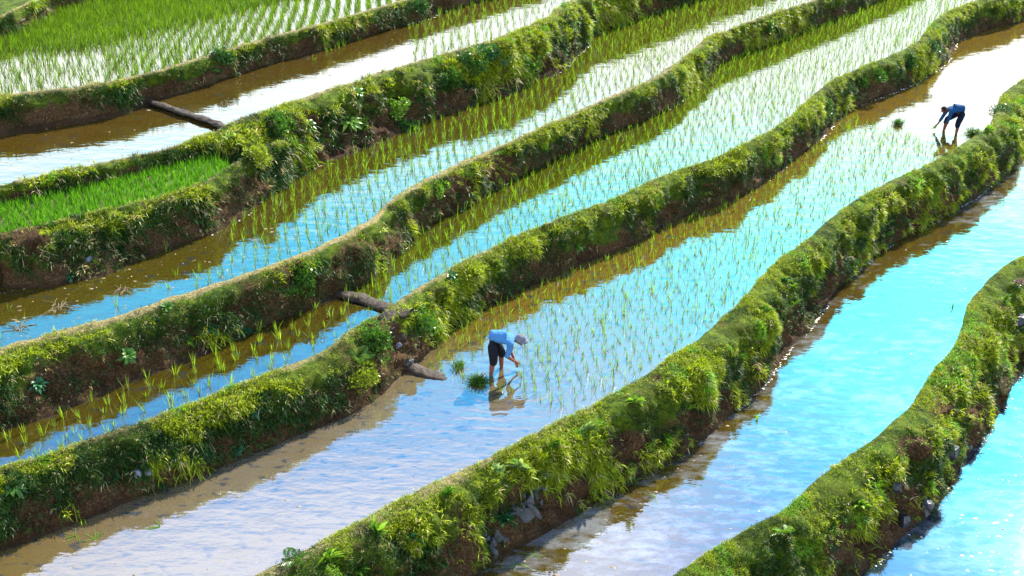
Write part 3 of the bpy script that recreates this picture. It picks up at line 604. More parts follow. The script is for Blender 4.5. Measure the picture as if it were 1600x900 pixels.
def shrub(n, r, lo, hi, ls=.06, flat_=.75):
    """leaf clusters spread through a lumpy crown"""
    K = 11; cen = RNG.normal(size=(K, 3)); cen /= np.linalg.norm(cen, axis=1)[:, None]; cen *= r * (.25 + .5 * RNG.random((K, 1))); cen[:, 2] = np.abs(cen[:, 2]) * flat_ + r * .1
    k = RNG.integers(0, K, n); d = RNG.normal(size=(n, 3)); d /= np.linalg.norm(d, axis=1)[:, None]
    P = cen[k] + d * (r * .38) * (.55 + .45 * RNG.random((n, 1))); P[:, 2] = np.maximum(P[:, 2], -.05)
    out = d + np.array([0, 0, .5]) + RNG.normal(size=(n, 3)) * .5; out /= np.linalg.norm(out, axis=1)[:, None]
    s = np.cross(out, RNG.normal(size=(n, 3))); s /= np.linalg.norm(s, axis=1)[:, None]
    L_ = ls * (.7 + .7 * RNG.random((n, 1)))
    V = np.stack([P, P + out * L_ * .5 + s * L_ * .28, P + out * L_, P + out * L_ * .5 - s * L_ * .28], 1).reshape(-1, 3)
    i = np.arange(n)[:, None] * 4; c_ = scol(n, lo, hi, .35) * (.8 + .5 * RNG.random((K, 1)))[k]
    return V, np.zeros((0, 3), int), np.hstack([i, i + 1, i + 2, i + 3]), np.repeat(c_, 4, 0)
def stems(n, r):
    V = []; Q = []
    for k in range(n):
        a = random.uniform(0, 6.28); p = np.array([math.cos(a) * r * .6, math.sin(a) * r * .6, r * random.uniform(.3, .8)]); o = len(V)
        V += [np.array([-.008, 0, -.05]), np.array([.008, 0, -.05]), p + np.array([.004, 0, 0]), p - np.array([.004, 0, 0])]; Q += [[o, o + 1, o + 2, o + 3]]
    return np.array(V), None, np.array(Q)
M_STEM = plain('plant_stem', (.10, .08, .03), .8)
DARK = ((.01, .04, .008), (.03, .09, .015)); MIDG = ((.02, .07, .008), (.07, .16, .015)); LITE = ((.05, .13, .012), (.17, .27, .03)); TEAL = ((.008, .045, .018), (.025, .11, .04)); YEL = ((.09, .13, .008), (.22, .25, .015)); PALE = ((.04, .10, .02), (.22, .28, .12))
ROS = {k: [fol('leafy_weed', leaves(random.randint(34, 48), .20, *v, lw=.26, up=(.0, 1.2), droop=.45, var=.45), M_WEED) for _ in range(4)] for k, v in dict(d=DARK, m=MIDG, l=LITE, t=TEAL, y=YEL, p=PALE).items()}
FERN = {k: [fol('fern', fern(11, .34, *v), M_WEED) for _ in range(2)] for k, v in dict(m=MIDG, l=LITE, d=DARK).items()}
SHR = {k: [fol('shrub_leaves', shrub(900, .42, *v), M_WEED) for _ in range(2)] for k, v in dict(d=DARK, m=MIDG, l=LITE, y=YEL, t=TEAL).items()}
STEM = mesh_np('shrub_stem', *stems(14, .4)[:1], faces4=stems(14, .4)[2][:14], mat=M_STEM) if False else None
def put(kind, name, px, py, s, label, cat, group=None, tilt=.5):
    p, nr = hit(px, py)
    if p is None: return None
    me = random.choice(kind); o = link(name, me, label=label, category=cat)
    if group: o['group'] = group
    o.location = p - nr * .03; o.scale = (s, s, s); aim(o, nr, random.uniform(0, 6.28), tilt); return o
# weeds whose place one can name
WE = [
 ('l', 992, 630, 1.3, 'bright leafy weed on the winding bank, right end of the row below the near farmer'),
 ('p', 918, 672, 1.1, 'pale spiky weed on the shoulder of the winding bank right of the near farmer'),
 ('m', 868, 700, 1.0, 'leafy weed on the winding bank between the pale spiky weed and the white topped clump'),
 ('p', 812, 733, 1.45, 'large white topped weed clump on the bank above the grey stones'),
 ('p', 848, 742, 1.1, 'white topped weed right of the large white topped clump'),
 ('p', 775, 738, .9, 'small pale weed left of the large white topped clump'),
 ('t', 790, 815, 1.8, 'bluish green weed beside the grey stones in the winding bank'),
 ('m', 700, 775, 1.2, 'leafy weed below the crest of the winding bank at the lower middle'),
 ('l', 590, 832, 1.5, 'bright leafy weed on the winding bank near the lower edge, with long leaves'),
 ('t', 642, 845, 1.2, 'bluish green weed on the face of the winding bank at the lower edge'),
 ('l', 515, 875, 1.3, 'bright weed at the bottom edge of the photo on the winding bank crest'),
 ('m', 556, 890, 1.2, 'leafy weed at the very bottom edge of the winding bank'),
 ('m', 1040, 690, 1.1, 'dark leafy weed low on the winding bank above the brown reflection'),
 ('l', 1075, 640, 1.1, 'bright weed on the face of the winding bank right of the weed row'),
 ('d', 1110, 600, 1.2, 'dark leafy weed high on the winding bank'),
 ('y', 868, 692, .8, 'yellowish weed with small leaves on the winding bank shoulder'),
 ('t', 320, 705, 1.1, 'bluish weed on the shaded bank left of the purple stones'),
 ('t', 178, 745, 1.0, 'bluish green weed on the shaded bank at the lower left'),
 ('t', 395, 640, 1.2, 'bluish green weed near the top of the shaded lower left bank'),
 ('t', 372, 700, 1.1, 'dark weed hanging on the shaded lower left bank'),
 ('m', 20, 760, 1.3, 'leafy weed at the left edge on the lowest left bank'),
 ('t', 60, 600, 1.2, 'dark bluish weed on the bank at the left edge'),
 ('m', 200, 555, 1.1, 'green weed low on the bank above the thin strip of water'),
 ('t', 380, 515, 1.2, 'bluish weed above the thin strip of water near its right end'),
 ('t', 330, 512, 1.0, 'bluish green weed left of the weed above the strip end'),
 ('m', 260, 480, 1.1, 'green weed just under the pale path of the middle left bank'),
 ('t', 110, 430, 1.0, 'dark weed in the rough bank below the nursery'),
 ('y', 75, 385, .8, 'yellow flecked weed on the rough bank below the nursery'),
 ('t', 790, 92, 1.3, 'dark bluish weed in the broad overgrown bank'),
 ('l', 812, 85, 1.2, 'pale tipped weed in the broad overgrown bank'),
 ('y', 870, 55, 1.3, 'yellow green weed high in the broad overgrown bank'),
 ('l', 545, 190, 1.8, 'bright green leafy weed on the overgrown bank, left of the dirt patch'),
 ('m', 480, 195, 1.5, 'green weed on the left shoulder of the overgrown bank'),
 ('m', 560, 145, 1.3, 'leafy weed below the path of the overgrown bank'),
 ('m', 1095, 375, 1.0, 'dark weed near the foot of the bank behind the farmer'),
 ('l', 900, 385, 1.3, 'round bright weed on the bank behind the near farmer'),
 ('p', 893, 343, .8, 'pale weed at the top of the bank behind the near farmer'),
 ('l', 745, 470, 1.2, 'bright weed at the foot of the bank behind the near farmer'),
 ('t', 705, 430, 1.0, 'bluish weed on the bank just left behind the near farmer'),
 ('l', 1235, 450, 1.1, 'bright weed on the winding bank where it bends right'),
 ('t', 1225, 440, .9, 'bluish weed beside the bright weed at the bend of the winding bank'),
 ('m', 1195, 490, 1.2, 'green weed in a hollow of the winding bank'),
 ('d', 1150, 560, 1.3, 'dark weed in a hollow of the winding bank, lower than the green one'),
 ('l', 1545, 205, 1.2, 'bright weed on the winding bank near the right edge'),
 ('m', 1330, 600, .9, 'unused'),
 ('l', 1465, 690, 1.3, 'bright weed on the lower right bank near the dark stones'),
 ('y', 1450, 745, 1.4, 'yellowish mossy weed at the foot of the lower right bank'),
 ('l', 1345, 790, 1.2, 'bright weed on the face of the lower right bank'),
 ('d', 1300, 830, 1.3, 'dark weed low on the lower right bank'),
 ('l', 1570, 470, 1.0, 'bright weed beside the purple flowers at the right edge'),
]
for k, x, y, s, lb in WE:
    if lb != 'unused': put(ROS[k], 'leafy_weed', x, y, s, lb, 'weed')
FE = [('l', 1240, 478, 1.1, 'pale drooping fern on the bend of the winding bank'), ('m', 1385, 372, 1.2, 'green fern hanging in the shade of the winding bank'), ('m', 460, 880, 1.2, 'fern at the bottom left end of the winding bank'),
      ('l', 1225, 835, 1.1, 'straw tipped fern on the lower right bank'), ('d', 330, 110, 1.2, 'dark fern on the narrow upper bank'), ('m', 1385, 350, .9, 'small green fern above the shaded fern'),
      ('l', 610, 170, 1.2, 'bright fern in the overgrown bank above the dirt patch'), ('m', 450, 455, 1.2, 'fern on the bank above the strip of water'), ('l', 560, 560, 1.2, 'pale fern on the rounded bank end left of the near farmer')]
for k, x, y, s, lb in FE: put(FERN[k], 'fern', x, y, s, lb, 'fern', tilt=.4)
SH = [('d', 735, 100, 1.3, 'dark round shrub in the overgrown bank'), ('t', 765, 82, 1.0, 'bluish shrub right of the dark round shrub in the overgrown bank'), ('m', 820, 105, 1.4, 'green shrub low in the overgrown bank'), ('y', 880, 60, 1.0, 'yellow green shrub high in the overgrown bank'), ('m', 700, 125, 1.1, 'green shrub left end of the shrub group in the overgrown bank'),
      ('l', 560, 200, 1.0, 'bright low shrub beside the dirt patch on the overgrown bank'), ('l', 620, 165, 1.1, 'bright low shrub above the dirt patch on the overgrown bank'), ('d', 640, 205, 1.0, 'dark shrub right of the dirt patch'), ('m', 440, 195, 1.0, 'green shrub right of the little dam of the upper ponds'), ('y', 400, 245, 1.0, 'yellowish shrub above the far end of the nursery'),
      ('d', 1420, 97, .9, 'dark round bush on the bank left of the far farmer'), ('m', 1370, 118, .9, 'green bush further down the bank left of the far farmer'), ('d', 1455, 75, .8, 'dark bush nearest the bare muddy edge at the upper right'), ('m', 1345, 130, .7, 'small green bush on the bank above the watermark of mud at the upper right'),
      ('d', 1565, 170, 1.1, 'dark bush on the bank right of the far farmer'), ('m', 1578, 215, 1.1, 'green bush below the dark one on the bank right of the far farmer'), ('d', 1510, 262, .9, 'dark bush on the winding bank near the right edge'), ('d', 210, 22, .9, 'unused'), ('d', 345, 88, .9, 'dark bush on the narrow upper bank'), ('d', 655, 12, .9, 'dark bush at the top edge on the narrow upper bank'),
      ('d', 190, 150, .7, 'dark bush at the left on the narrow upper bank'), ('m', 475, 430, 1.1, 'green bush on the bank right above the thin strip'), ('m', 660, 505, 1.0, 'green bush on the bank left behind the near farmer'), ('l', 690, 300, .9, 'bright bush on the middle bank beside the dark hollow'), ('m', 590, 535, 1.2, 'green bush covering the rounded bank end'), ('y', 560, 590, 1.0, 'yellowish bush low on the rounded bank end'),
      ('y', 1150, 240, .8, 'yellowish bush on the crest of the bank behind the seedlings'), ('m', 1290, 165, .8, 'green bush on the bank behind the seedlings, further right'), ('m', 1370, 420, 1.0, 'unused'), ('y', 1475, 745, 1.0, 'mossy yellow green bush hanging over the blue water'), ('m', 1560, 560, 1.0, 'green bush low at the right edge'), ('m', 960, 300, .8, 'unused'), ('d', 985, 165, .8, 'unused'), ('m', 1200, 45, .8, 'dark green bush on the upper bank at the top middle')]
for k, x, y, s, lb in SH:
    if lb != 'unused': put(SHR[k], 'shrub', x, y, s, lb, 'shrub', tilt=.6)
# purple flowers at the right edge
p, nr = hit(1592, 450)
if p:
    o = link('flower_clump', fol('flower_stems', shrub(160, .22, *MIDG, .06), M_WEED)); o['label'] = 'clump of small purple flowers at the right edge of the lower right bank'; o['category'] = 'flowers'
    o.location = p; b_ = link('blossom', fol('blossom', shrub(170, .24, (.10, .03, .07), (.22, .10, .18), .05), M_WEED), o); b_.location = (0, 0, .05)

# ------------------------------------------------------------------ stones
def rock(seed, sx=1, sy=1, sz=.7, sub=2):
    bm = bmesh.new(); bmesh.ops.create_icosphere(bm, subdivisions=sub, radius=.5)
    P = np.array([v.co for v in bm.verts]); n_ = fbm(P * 2.2, seed, 3); c_ = np.round(n_ * 3) / 3
    for v, a, b_ in zip(bm.verts, n_, c_): v.co = v.co * (1 + .35 * a + .55 * b_); v.co.x *= sx; v.co.y *= sy; v.co.z *= sz
    return bm
def rock_me(seed, mat, **k):
    bm = rock(seed, **k); me = bpy.data.meshes.new('stone'); bm.to_mesh(me); bm.free(); me.materials.append(mat); return me
RK = [rock_me(s, M_STONE, sx=random.uniform(.8, 1.3)) for s in range(6)]; RW = [rock_me(s + 20, M_WSTONE) for s in range(3)]
M_DSTONE = plain('dark_stone', (.012, .012, .016), .45, .3, 9, .03, .5); RD = [rock_me(s + 40, M_DSTONE, sz=1.1) for s in range(3)]
def stone(kind, x, y, s, lb, grp=None):
    p, nr = hit(x, y)
    if p is None: return
    o = link('stone', random.choice(kind), label=lb, category='stone')
    if grp: o['group'] = grp
    o.location = p + nr * s * .06; o.scale = (s, s * random.uniform(.7, 1.1), s * random.uniform(.7, 1.2)); o.rotation_euler = [random.uniform(0, 6.28) for _ in range(3)]
for x, y, s in [(842, 762, .2), (835, 775, .24), (826, 785, .2), (845, 785, .22), (815, 793, .26), (833, 797, .28), (808, 800, .2), (822, 806, .24), (803, 793, .16), (840, 805, .17), (830, 768, .16), (798, 803, .18), (818, 775, .14)]:
    stone(RK, x, y, s, 'grey stone in the tumbled pile showing through the winding bank', 'tumbled grey stones in the winding bank')
for x, y, s in [(768, 850, .3), (758, 842, .2), (780, 838, .2), (772, 862, .2), (790, 842, .15)]:
    stone(RK, x, y, s, 'grey stone at the foot of the winding bank, lower than the tumbled pile', 'stones at the foot of the winding bank')
stone(RW, 850, 761, .18, 'single pale stone at the top of the tumbled grey pile')
stone(RW, 217, 741, .22, 'pale violet stone on the shaded lower left bank, left one of two'); stone(RW, 231, 737, .2, 'pale violet stone on the shaded lower left bank, right one of two')
stone(RW, 138, 405, .16, 'single pale stone in the rough bank below the nursery')
stone(RD, 1397, 762, .34, 'black wet stone standing in the face of the lower right bank'); stone(RD, 1483, 708, .42, 'tall dark stone near the blue water on the lower right bank'); stone(RD, 1502, 708, .26, 'smaller dark stone right of the tall dark stone'); stone(RK, 1484, 686, .2, 'grey stone above the tall dark stone')
stone(RD, 1412, 815, .36, 'dark stone at the water edge of the lower right bank'); stone(RK, 1516, 699, .18, 'small grey stone at the water edge right of the dark stones'); stone(RD, 1446, 788, .3, 'dark rounded stone low on the lower right bank'); stone(RD, 1595, 500, .4, 'dark stone at the right edge of the photo')
stone(RW, 622, 540, .16, 'pale stone in the gap beside the little dam'); stone(RK, 640, 566, .2, 'grey stone at the head of the little dam')

# ------------------------------------------------------------------ little mud dams between ponds
def dam(name, label, path, r0, r1, seed, mat=M_EARTH):
    P = catmull(np.array(path), .05); n = len(P); K = 14; T = np.gradient(P, axis=0); T /= np.linalg.norm(T, axis=1)[:, None]
    S = np.cross(T, [0, 0, 1.]); S /= np.linalg.norm(S, axis=1)[:, None]; rr = np.linspace(r0, r1, n)
    a = np.linspace(-.4, math.pi + .4, K); V = P[:, None] + (S[:, None] * np.cos(a)[None, :, None] * 2.4 + np.array([0, 0, 1.]) * np.sin(a)[None, :, None]) * rr[:, None, None]
    nz = fbm(V * 4, seed, 4); V = V + (S[:, None] * np.cos(a)[None, :, None] + np.array([0, 0, 1.]) * np.sin(a)[None, :, None]) * (nz * .06 + .03 * fbm(V * 13, seed + 3, 2))[..., None]
    idx = np.arange(n * K).reshape(n, K); q = np.stack([idx[:-1, :-1], idx[:-1, 1:], idx[1:, 1:], idx[1:, :-1]], -1).reshape(-1, 4)
    me = mesh_np(name, V.reshape(-1, 3), faces4=q, mat=mat); return link(name, me, label=label, category='mud dam')
dam('mud_dam', 'low mud dam between the two upper ponds', [unp(200, 144, Z2), unp(240, 160, Z2), unp(290, 177, Z2), unp(330, 190, Z2), unp(356, 200, Z2), unp(378, 208, Z2)], .045, .05, 3)
dam('mud_dam', 'low earth dam at the right end of the thin strip of water', [unp(505, 444, Z4 + .05), unp(540, 460, Z4), unp(575, 470, Z4), unp(605, 481, Z4), unp(618, 486, Z4), unp(640, 492, Z4)], .07, .085, 5)
dam('mud_dam', 'crumbling brown mud dam reaching into the water left of the near farmer', [unp(604, 492, 1.1), unp(618, 520, .75), unp(622, 545, .4), unp(632, 564, .12), unp(650, 577, .02), unp(684, 588, -.01), unp(704, 594, -.08)], .11, .06, 8)
dam('mud_dam', 'thin earth ridge along the back of the rice nursery', [p for p in c['f2'][:k1:12]], .1, .1, 12)
# ------------------------------------------------------------------ froth, flecks and clods on the water
def flecks(name, label, P, size, mat, seed):
    V = []; Fq = []; n = len(P)
    for k, (p, s) in enumerate(zip(P, size)):
        o = len(V); m = 6; a0 = random.uniform(0, 6.28); st = random.uniform(1, 2.4); ra = random.uniform(-.5, .6)
        ring = []
        for i in range(m):
            a = a0 + i * 2 * math.pi / m; r = s * random.uniform(.5, 1.1); x = math.cos(a) * r * st; y = math.sin(a) * r
            V.append((p[0] + x * math.cos(ra) - y * math.sin(ra), p[1] + x * math.sin(ra) + y * math.cos(ra), p[2] - .01))
        V.append((p[0], p[1], p[2] + s * .35)); 
        for i in range(m): Fq.append((o + i, o + (i + 1) % m, o + m))
    return link(name, mesh_np(name, V, faces3=np.array(Fq), mat=mat, smooth=False), kind='stuff', label=label)
def onwater(key, n, size, box=None, pw=3, margin=.1):
    poly, z = POLY[key]; out = []
    while len(out) < n:
        x0, y0, x1, y1 = box or (0, 0, 1600, 900); px, py = RNG.uniform(x0, x1, 400), RNG.uniform(y0, y1, 400)
        Q = np.array([unp(a, b_, z) for a, b_ in zip(px, py)]); out += list(Q[inpoly(Q, poly)])
        if not len(out): break
    out = np.array(out[:n]); return out, size[0] + (size[1] - size[0]) * RNG.random(len(out)) ** pw
P_, s_ = onwater('T7', 130, (.010, .04)); P2, s2 = onwater('T7', 45, (.015, .07), (1500, 790, 1640, 905), 1.5)
flecks('white_flecks', 'white froth flecks floating on the deep blue corner water', np.vstack([P_, P2]), np.r_[s_, s2], M_FROTH, 1)
P_, s_ = onwater('T6', 90, (.008, .04), None, 5); flecks('white_flecks', 'white froth flecks floating on the open blue water', P_, s_, M_FROTH, 2)
P_, s_ = onwater('T6', 90, (.01, .05)); P2, s2 = onwater('T7', 30, (.015, .06)); P3, s3 = onwater('T2b', 60, (.02, .06)); P4, s4 = onwater('T2', 40, (.02, .06), (360, 60, 700, 200))
flecks('mud_crumbs', 'dark crumbs of mud and leaf floating on the open waters', np.vstack([P_, P2, P3, P4]), np.r_[s_, s2, s3, s4], M_MUD, 3)
P_, s_ = onwater('T5', 120, (.01, .05), (100, 600, 900, 900)); P2, s2 = onwater('T3', 220, (.012, .06), (0, 330, 440, 545)); P3, s3 = onwater('T6', 60, (.015, .06), (780, 640, 1150, 900))
flecks('mud_crumbs', 'brown crumbs and dead leaves on the muddy shallows', np.vstack([P_, P2, P3]), np.r_[s_, s2, s3], M_MUD, 4)
P2, s2 = onwater('T3', 120, (.008, .035), (0, 330, 480, 545)); P3, s3 = onwater('T2', 60, (.01, .03), (300, 60, 640, 180))
flecks('straw_bits', 'pale straw bits on the muddy shallows at the left', np.vstack([P2, P3]), np.r_[s2, s3], M_STRAW, 5)
def waterline(Q, z, x0, x1, prob, off_=.03):
    x, y, _ = proj(Q); k = np.where((x > x0) & (x < x1) & inview(Q, 0))[0]; k = k[(fbm(np.c_[Q[k, :2] * .9, k * 0], 5, 3) > -.12)]
    k = k[RNG.random(len(k)) < prob]; P = off(Q, off_)[k] + RNG.normal(size=(len(k), 3)) * .02; P[:, 2] = z + .004; return P
PW = np.vstack([waterline(c['f5'], Z6, 1150, 1560, .75, .06), waterline(c['f4'], Z5, 1200, 1520, .5, .06), waterline(c['f2'], Z3, 860, 1050, .4, .05), waterline(c['f6'], Z7, 1340, 1600, .4, .08), waterline(c['f3n'], Z3, 300, 470, .3, .05), waterline(c['f3'], Z4, 620, 1100, .25, .05), waterline(c['f0'], Z1, 0, 160, .5, .05), waterline(c['f1'], Z2, 620, 760, .5, .05)])
flecks('waterline_froth', 'thin white line of froth where the banks meet the water', PW, .014 + .022 * RNG.random(len(PW)), M_FROTH, 6)

def tubes(name, lines, mat, parent=None, **kw):
    cu = bpy.data.curves.new(name, 'CURVE'); cu.dimensions = '3D'; cu.bevel_depth = 1; cu.bevel_resolution = 1
    for ln_, r in lines:
        s = cu.splines.new('POLY'); s.points.add(len(ln_) - 1)
        for i, p in enumerate(ln_): s.points[i].co = (*p, 1); s.points[i].radius = r * (1 - .6 * i / len(ln_))
    tmp = bpy.data.objects.new(name, cu); COL.objects.link(tmp); me = bpy.data.meshes.new_from_object(tmp.evaluated_get(bpy.context.evaluated_depsgraph_get())); bpy.data.objects.remove(tmp); bpy.data.curves.remove(cu)
    me.name = name; me.materials.clear(); me.materials.append(mat); return link(name, me, parent, **kw)
def twigs(n, r): 
    out = []
    for _ in range(n):
        a = random.uniform(0, 6.28); p = Vector((random.uniform(-r, r) * .5, random.uniform(-r, r) * .5, 0)); ln_ = [tuple(p)]
        for _ in range(5): a += random.uniform(-.6, .6); p = p + Vector((math.cos(a), math.sin(a), random.uniform(-.15, .2))) * r * .28; ln_.append((p.x, p.y, max(-.03, p.z)))
        out.append((ln_, .007))
    return out
for x, y, r, lb in [(92, 480, .42, 'tangle of pale dead roots lying in the muddy left end of the long paddy'), (28, 512, .3, 'smaller tangle of dead stalks at the left edge of the muddy water'), (190, 452, .25, 'few dead stalks between the root tangle and the seedlings'), (45, 405, .0, '')]:
    if r: o = tubes('dead_roots', twigs(16, r * .7), M_STRAW, label=lb, category='dead roots'); o.location = unp(x, y, Z3 + .01)
for x, y, z, lb in [(250, 822, Z5, 'torn green rice leaves floating in the brown shallows, right of the dead leaf'), (150, 842, Z5, 'wilted rice leaves floating near the lower left edge'), (118, 836, Z5, 'small wilted leaf left of the wilted rice leaves'), (810, 880, Z6, 'uprooted seedling lying in the shaded shallows at the bottom'), (835, 865, Z6, 'curled dead leaf in the shallows at the bottom'), (1025, 775, Z6, 'pale stalks at the edge of the brown reflection'), (1182, 655, Z6, 'single seedling standing alone in the open blue water'), (1488, 478, Z6, 'lone short stalk in the open blue water')]:
    v, t, q, cc = seedling_blades(7, .26, .2 if 'standing' in lb or 'lone' in lb else 2.2, .018); v = v * np.array([1, 1, 1 if 'standing' in lb or 'lone' in lb else .12])
    o = link('loose_seedling', mesh_np('loose_seedling', v, t, q, M_RICE, cols={'col': cc}), label=lb, category='seedling'); o.location = unp(x, y, z + .015)

# ------------------------------------------------------------------ bundles of seedlings
def bundle(x, y, z, r, n, lean, label, s=1.):
    base = RNG.normal(size=(n, 3)) * r * .22; base[:, 2] = np.abs(base[:, 2]) * .3
    d = RNG.normal(size=(n, 3)) * .55 + np.array(lean); d[:, 2] = np.abs(d[:, 2]) + .15; d /= np.linalg.norm(d, axis=1)[:, None]
    V, T, Q, Cc = blades(base, d, r * (.7 + .6 * RNG.random(n)), np.full(n, .014), .35 + .5 * RNG.random(n), scol(n, (.015, .05, .005), (.06, .14, .010), .3))
    o = link('seedling_bundle', mesh_np('seedling_bundle', V, T, Q, M_RICE, cols={'col': Cc}), label=label, category='seedling bundle'); o.location = unp(x, y, z); 
    b2 = RNG.normal(size=(40, 3)) * r * .2; d2 = RNG.normal(size=(40, 3)) + np.array([-lean[0], -lean[1], .1]) * 2; d2[:, 2] = np.abs(d2[:, 2]) * .3; d2 /= np.linalg.norm(d2, axis=1)[:, None]
    V, T, Q, Cc = blades(b2 * [1, 1, .2] + [0, 0, .02], d2, np.full(40, r * .45), np.full(40, .008), np.full(40, .2), scol(40, (.12, .09, .04), (.25, .2, .1)))
    link('roots', mesh_np('roots', V, T, Q, M_RICE, cols={'col': Cc}), o); return o
bundle(746, 598, Z5, .34, 380, (.1, .1, .5), 'dark green bundle of rice seedlings lying in the water left of the near farmer\'s legs')
bundle(717, 575, Z5, .32, 70, (0, 0, 2.6), 'small upright bunch of seedlings left of the near farmer')
bundle(1402, 195, Z5, .36, 200, (0, 0, 2.2), 'upright bundle of seedlings left of the far farmer')
bundle(1521, 210, Z5, .40, 260, (.05, .0, .9), 'loose bundle of seedlings right of the far farmer')

# ------------------------------------------------------------------ the two farmers
def skinned(name, nodes, edges, mat, parent, root, sub=2):
    keys = list(nodes); me = bpy.data.meshes.new(name); me.from_pydata([nodes[k][0] for k in keys], [(keys.index(a), keys.index(b_)) for a, b_ in edges], [])
    o = link(name, me, parent); sk = o.modifiers.new('skin', 'SKIN'); sk.use_smooth_shade = True; sk.branch_smoothing = .6
    for i, k in enumerate(keys):
        r = nodes[k][1]; me.skin_vertices[0].data[i].radius = (r, r) if isinstance(r, (int, float)) else r; me.skin_vertices[0].data[i].use_root = (k == root)
    ss = o.modifiers.new('subdivision', 'SUBSURF'); ss.levels = ss.render_levels = sub
    dg = bpy.context.evaluated_depsgraph_get(); m2 = bpy.data.meshes.new_from_object(o.evaluated_get(dg)); o.modifiers.clear(); o.data = m2; m2.name = name
    m2.materials.clear(); m2.materials.append(mat); m2.polygons.foreach_set('use_smooth', np.ones(len(m2.polygons), bool)); return o
def chain(*ks): return list(zip(ks[:-1], ks[1:]))
def V3(*a): return Vector(a)
def farmer(name_label, J, head_up, head_f, loc, yaw, scale, mats, hat, sleeve, leg_end):
    skin, shirt, trou, hatm, hairm = mats
    root = bpy.data.objects.new('person', None); COL.objects.link(root); root['label'] = name_label; root['category'] = 'person'
    root.location = loc; root.rotation_euler = (0, 0, yaw); root.scale = (scale,) * 3
    u = Vector(head_up).normalized(); f = Vector(head_f).normalized(); f = (f - u * f.dot(u)).normalized(); s = u.cross(f).normalized()
    H = Vector(J['head'][0]) if isinstance(J['head'][0], tuple) else J['head']
    n = {k: (tuple(p), r) for k, (p, r) in J.items()}
    n['head'] = (tuple(H), .088)
    n['crown'] = (tuple(H + u * .07 - f * .015), .082); n['brow'] = (tuple(H + u * .02 + f * .04), .06); n['nose'] = (tuple(H + f * .115 - u * .015), .014); n['jaw'] = (tuple(H - u * .065 + f * .05), .045); n['chin'] = (tuple(H - u * .095 + f * .07), .024)
    n['earl'] = (tuple(H + s * .092), .02); n['earr'] = (tuple(H - s * .092), .02)
    e = chain('pelvis', 'waist', 'chest', 'neckb', 'neck', 'head', 'crown') + chain('head', 'brow', 'nose') + chain('head', 'jaw', 'chin') + chain('head', 'earl') + chain('head', 'earr')
    for sd_ in 'LR':
        e += chain('pelvis', 'hip' + sd_, 'knee' + sd_, 'calf' + sd_, 'ankle' + sd_, 'toe' + sd_) + chain('chest', 'sh' + sd_, 'elbow' + sd_, 'wrist' + sd_, 'palm' + sd_)
        W_, P_ = Vector(n['wrist' + sd_][0]), Vector(n['palm' + sd_][0]); d = (P_ - W_).normalized(); a = Vector((0, 1, 0)); a = (a - d * a.dot(d)).normalized(); b_ = d.cross(a).normalized()
        if b_.z > 0: b_ = -b_
        sgn = 1 if sd_ == 'R' else -1
        n['palm' + sd_] = (tuple(P_), (.036, .03))
        for q, (o_, l1, l2) in enumerate([(.030, .045, .035), (.011, .05, .042), (-.010, .047, .038), (-.030, .036, .03)]):
            p0 = P_ + d * .03 + a * o_; p1 = p0 + d * l1 + b_ * .012 + a * o_ * .25; p2 = p1 + d * l2 * .75 + b_ * l2 * (.5 + .1 * q)
            n[f'f{q}a{sd_}'] = (tuple(p1), .0095); n[f'f{q}b{sd_}'] = (tuple(p2), .0075); e += chain('palm' + sd_, f'f{q}a{sd_}', f'f{q}b{sd_}')
        t1 = P_ - d * .0 + a * sgn * .045 + b_ * .015; t2 = t1 + d * .035 + b_ * .02 - a * sgn * .008
        n['t1' + sd_] = (tuple(t1), .012); n['t2' + sd_] = (tuple(t2), .009); e += chain('palm' + sd_, 't1' + sd_, 't2' + sd_)
        K_, A_ = Vector(n['knee' + sd_][0]), Vector(n['ankle' + sd_][0]); n['calf' + sd_] = (tuple(K_.lerp(A_, .3) + Vector((-.015, 0, 0))), .066)
    body = skinned('body', n, e, skin, root, 'pelvis', 2)
    g = lambda k: Vector(n[k][0])
    # shirt
    up_ = Vector((0, 0, 1))
    sn = {'waist00': (tuple(g('waist') + (g('waist') - g('chest')).normalized() * .22), .15), 'waist': (tuple(g('waist')), .172), 'chest': (tuple(g('chest') + up_ * .01), .145), 'neckb': (tuple(g('neckb')), .085), 'collar': (tuple(g('neckb').lerp(g('neck'), .4)), .066)}
    se = chain('waist00', 'waist', 'chest', 'neckb', 'collar')
    for sd_ in 'LR':
        E, S_, W_ = g('elbow' + sd_), g('sh' + sd_), g('wrist' + sd_); end = E.lerp(W_, sleeve)
        sn.update({'sh' + sd_: (tuple(S_ + (S_ - g('chest')) * .0), .085), 'ua' + sd_: (tuple(S_.lerp(E, .55)), .068), 'el' + sd_: (tuple(E), .06), 'cuff' + sd_: (tuple(end), .052)})
        se += chain('chest', 'sh' + sd_, 'ua' + sd_, 'el' + sd_, 'cuff' + sd_)
    skinned('shirt', sn, se, shirt, root, 'waist', 2)
    tn = {'belt': (tuple(g('pelvis').lerp(g('waist'), .5)), .150), 'pelvis': (tuple(g('pelvis')), .145)}; te = chain('pelvis', 'belt')
    for sd_ in 'LR':
        Hh, K_, A_ = g('hip' + sd_), g('knee' + sd_), g('ankle' + sd_); end = K_.lerp(A_, leg_end)
        tn.update({'hip' + sd_: (tuple(Hh + (Hh - g('pelvis')) * .15), .125), 'th' + sd_: (tuple(Hh.lerp(K_, .55)), .122), 'kn' + sd_: (tuple(K_), .10), 'hem' + sd_: (tuple(end), .098)}); te += chain('pelvis', 'hip' + sd_, 'th' + sd_, 'kn' + sd_, 'hem' + sd_)
    skinned('trousers', tn, te, trou, root, 'pelvis', 2)
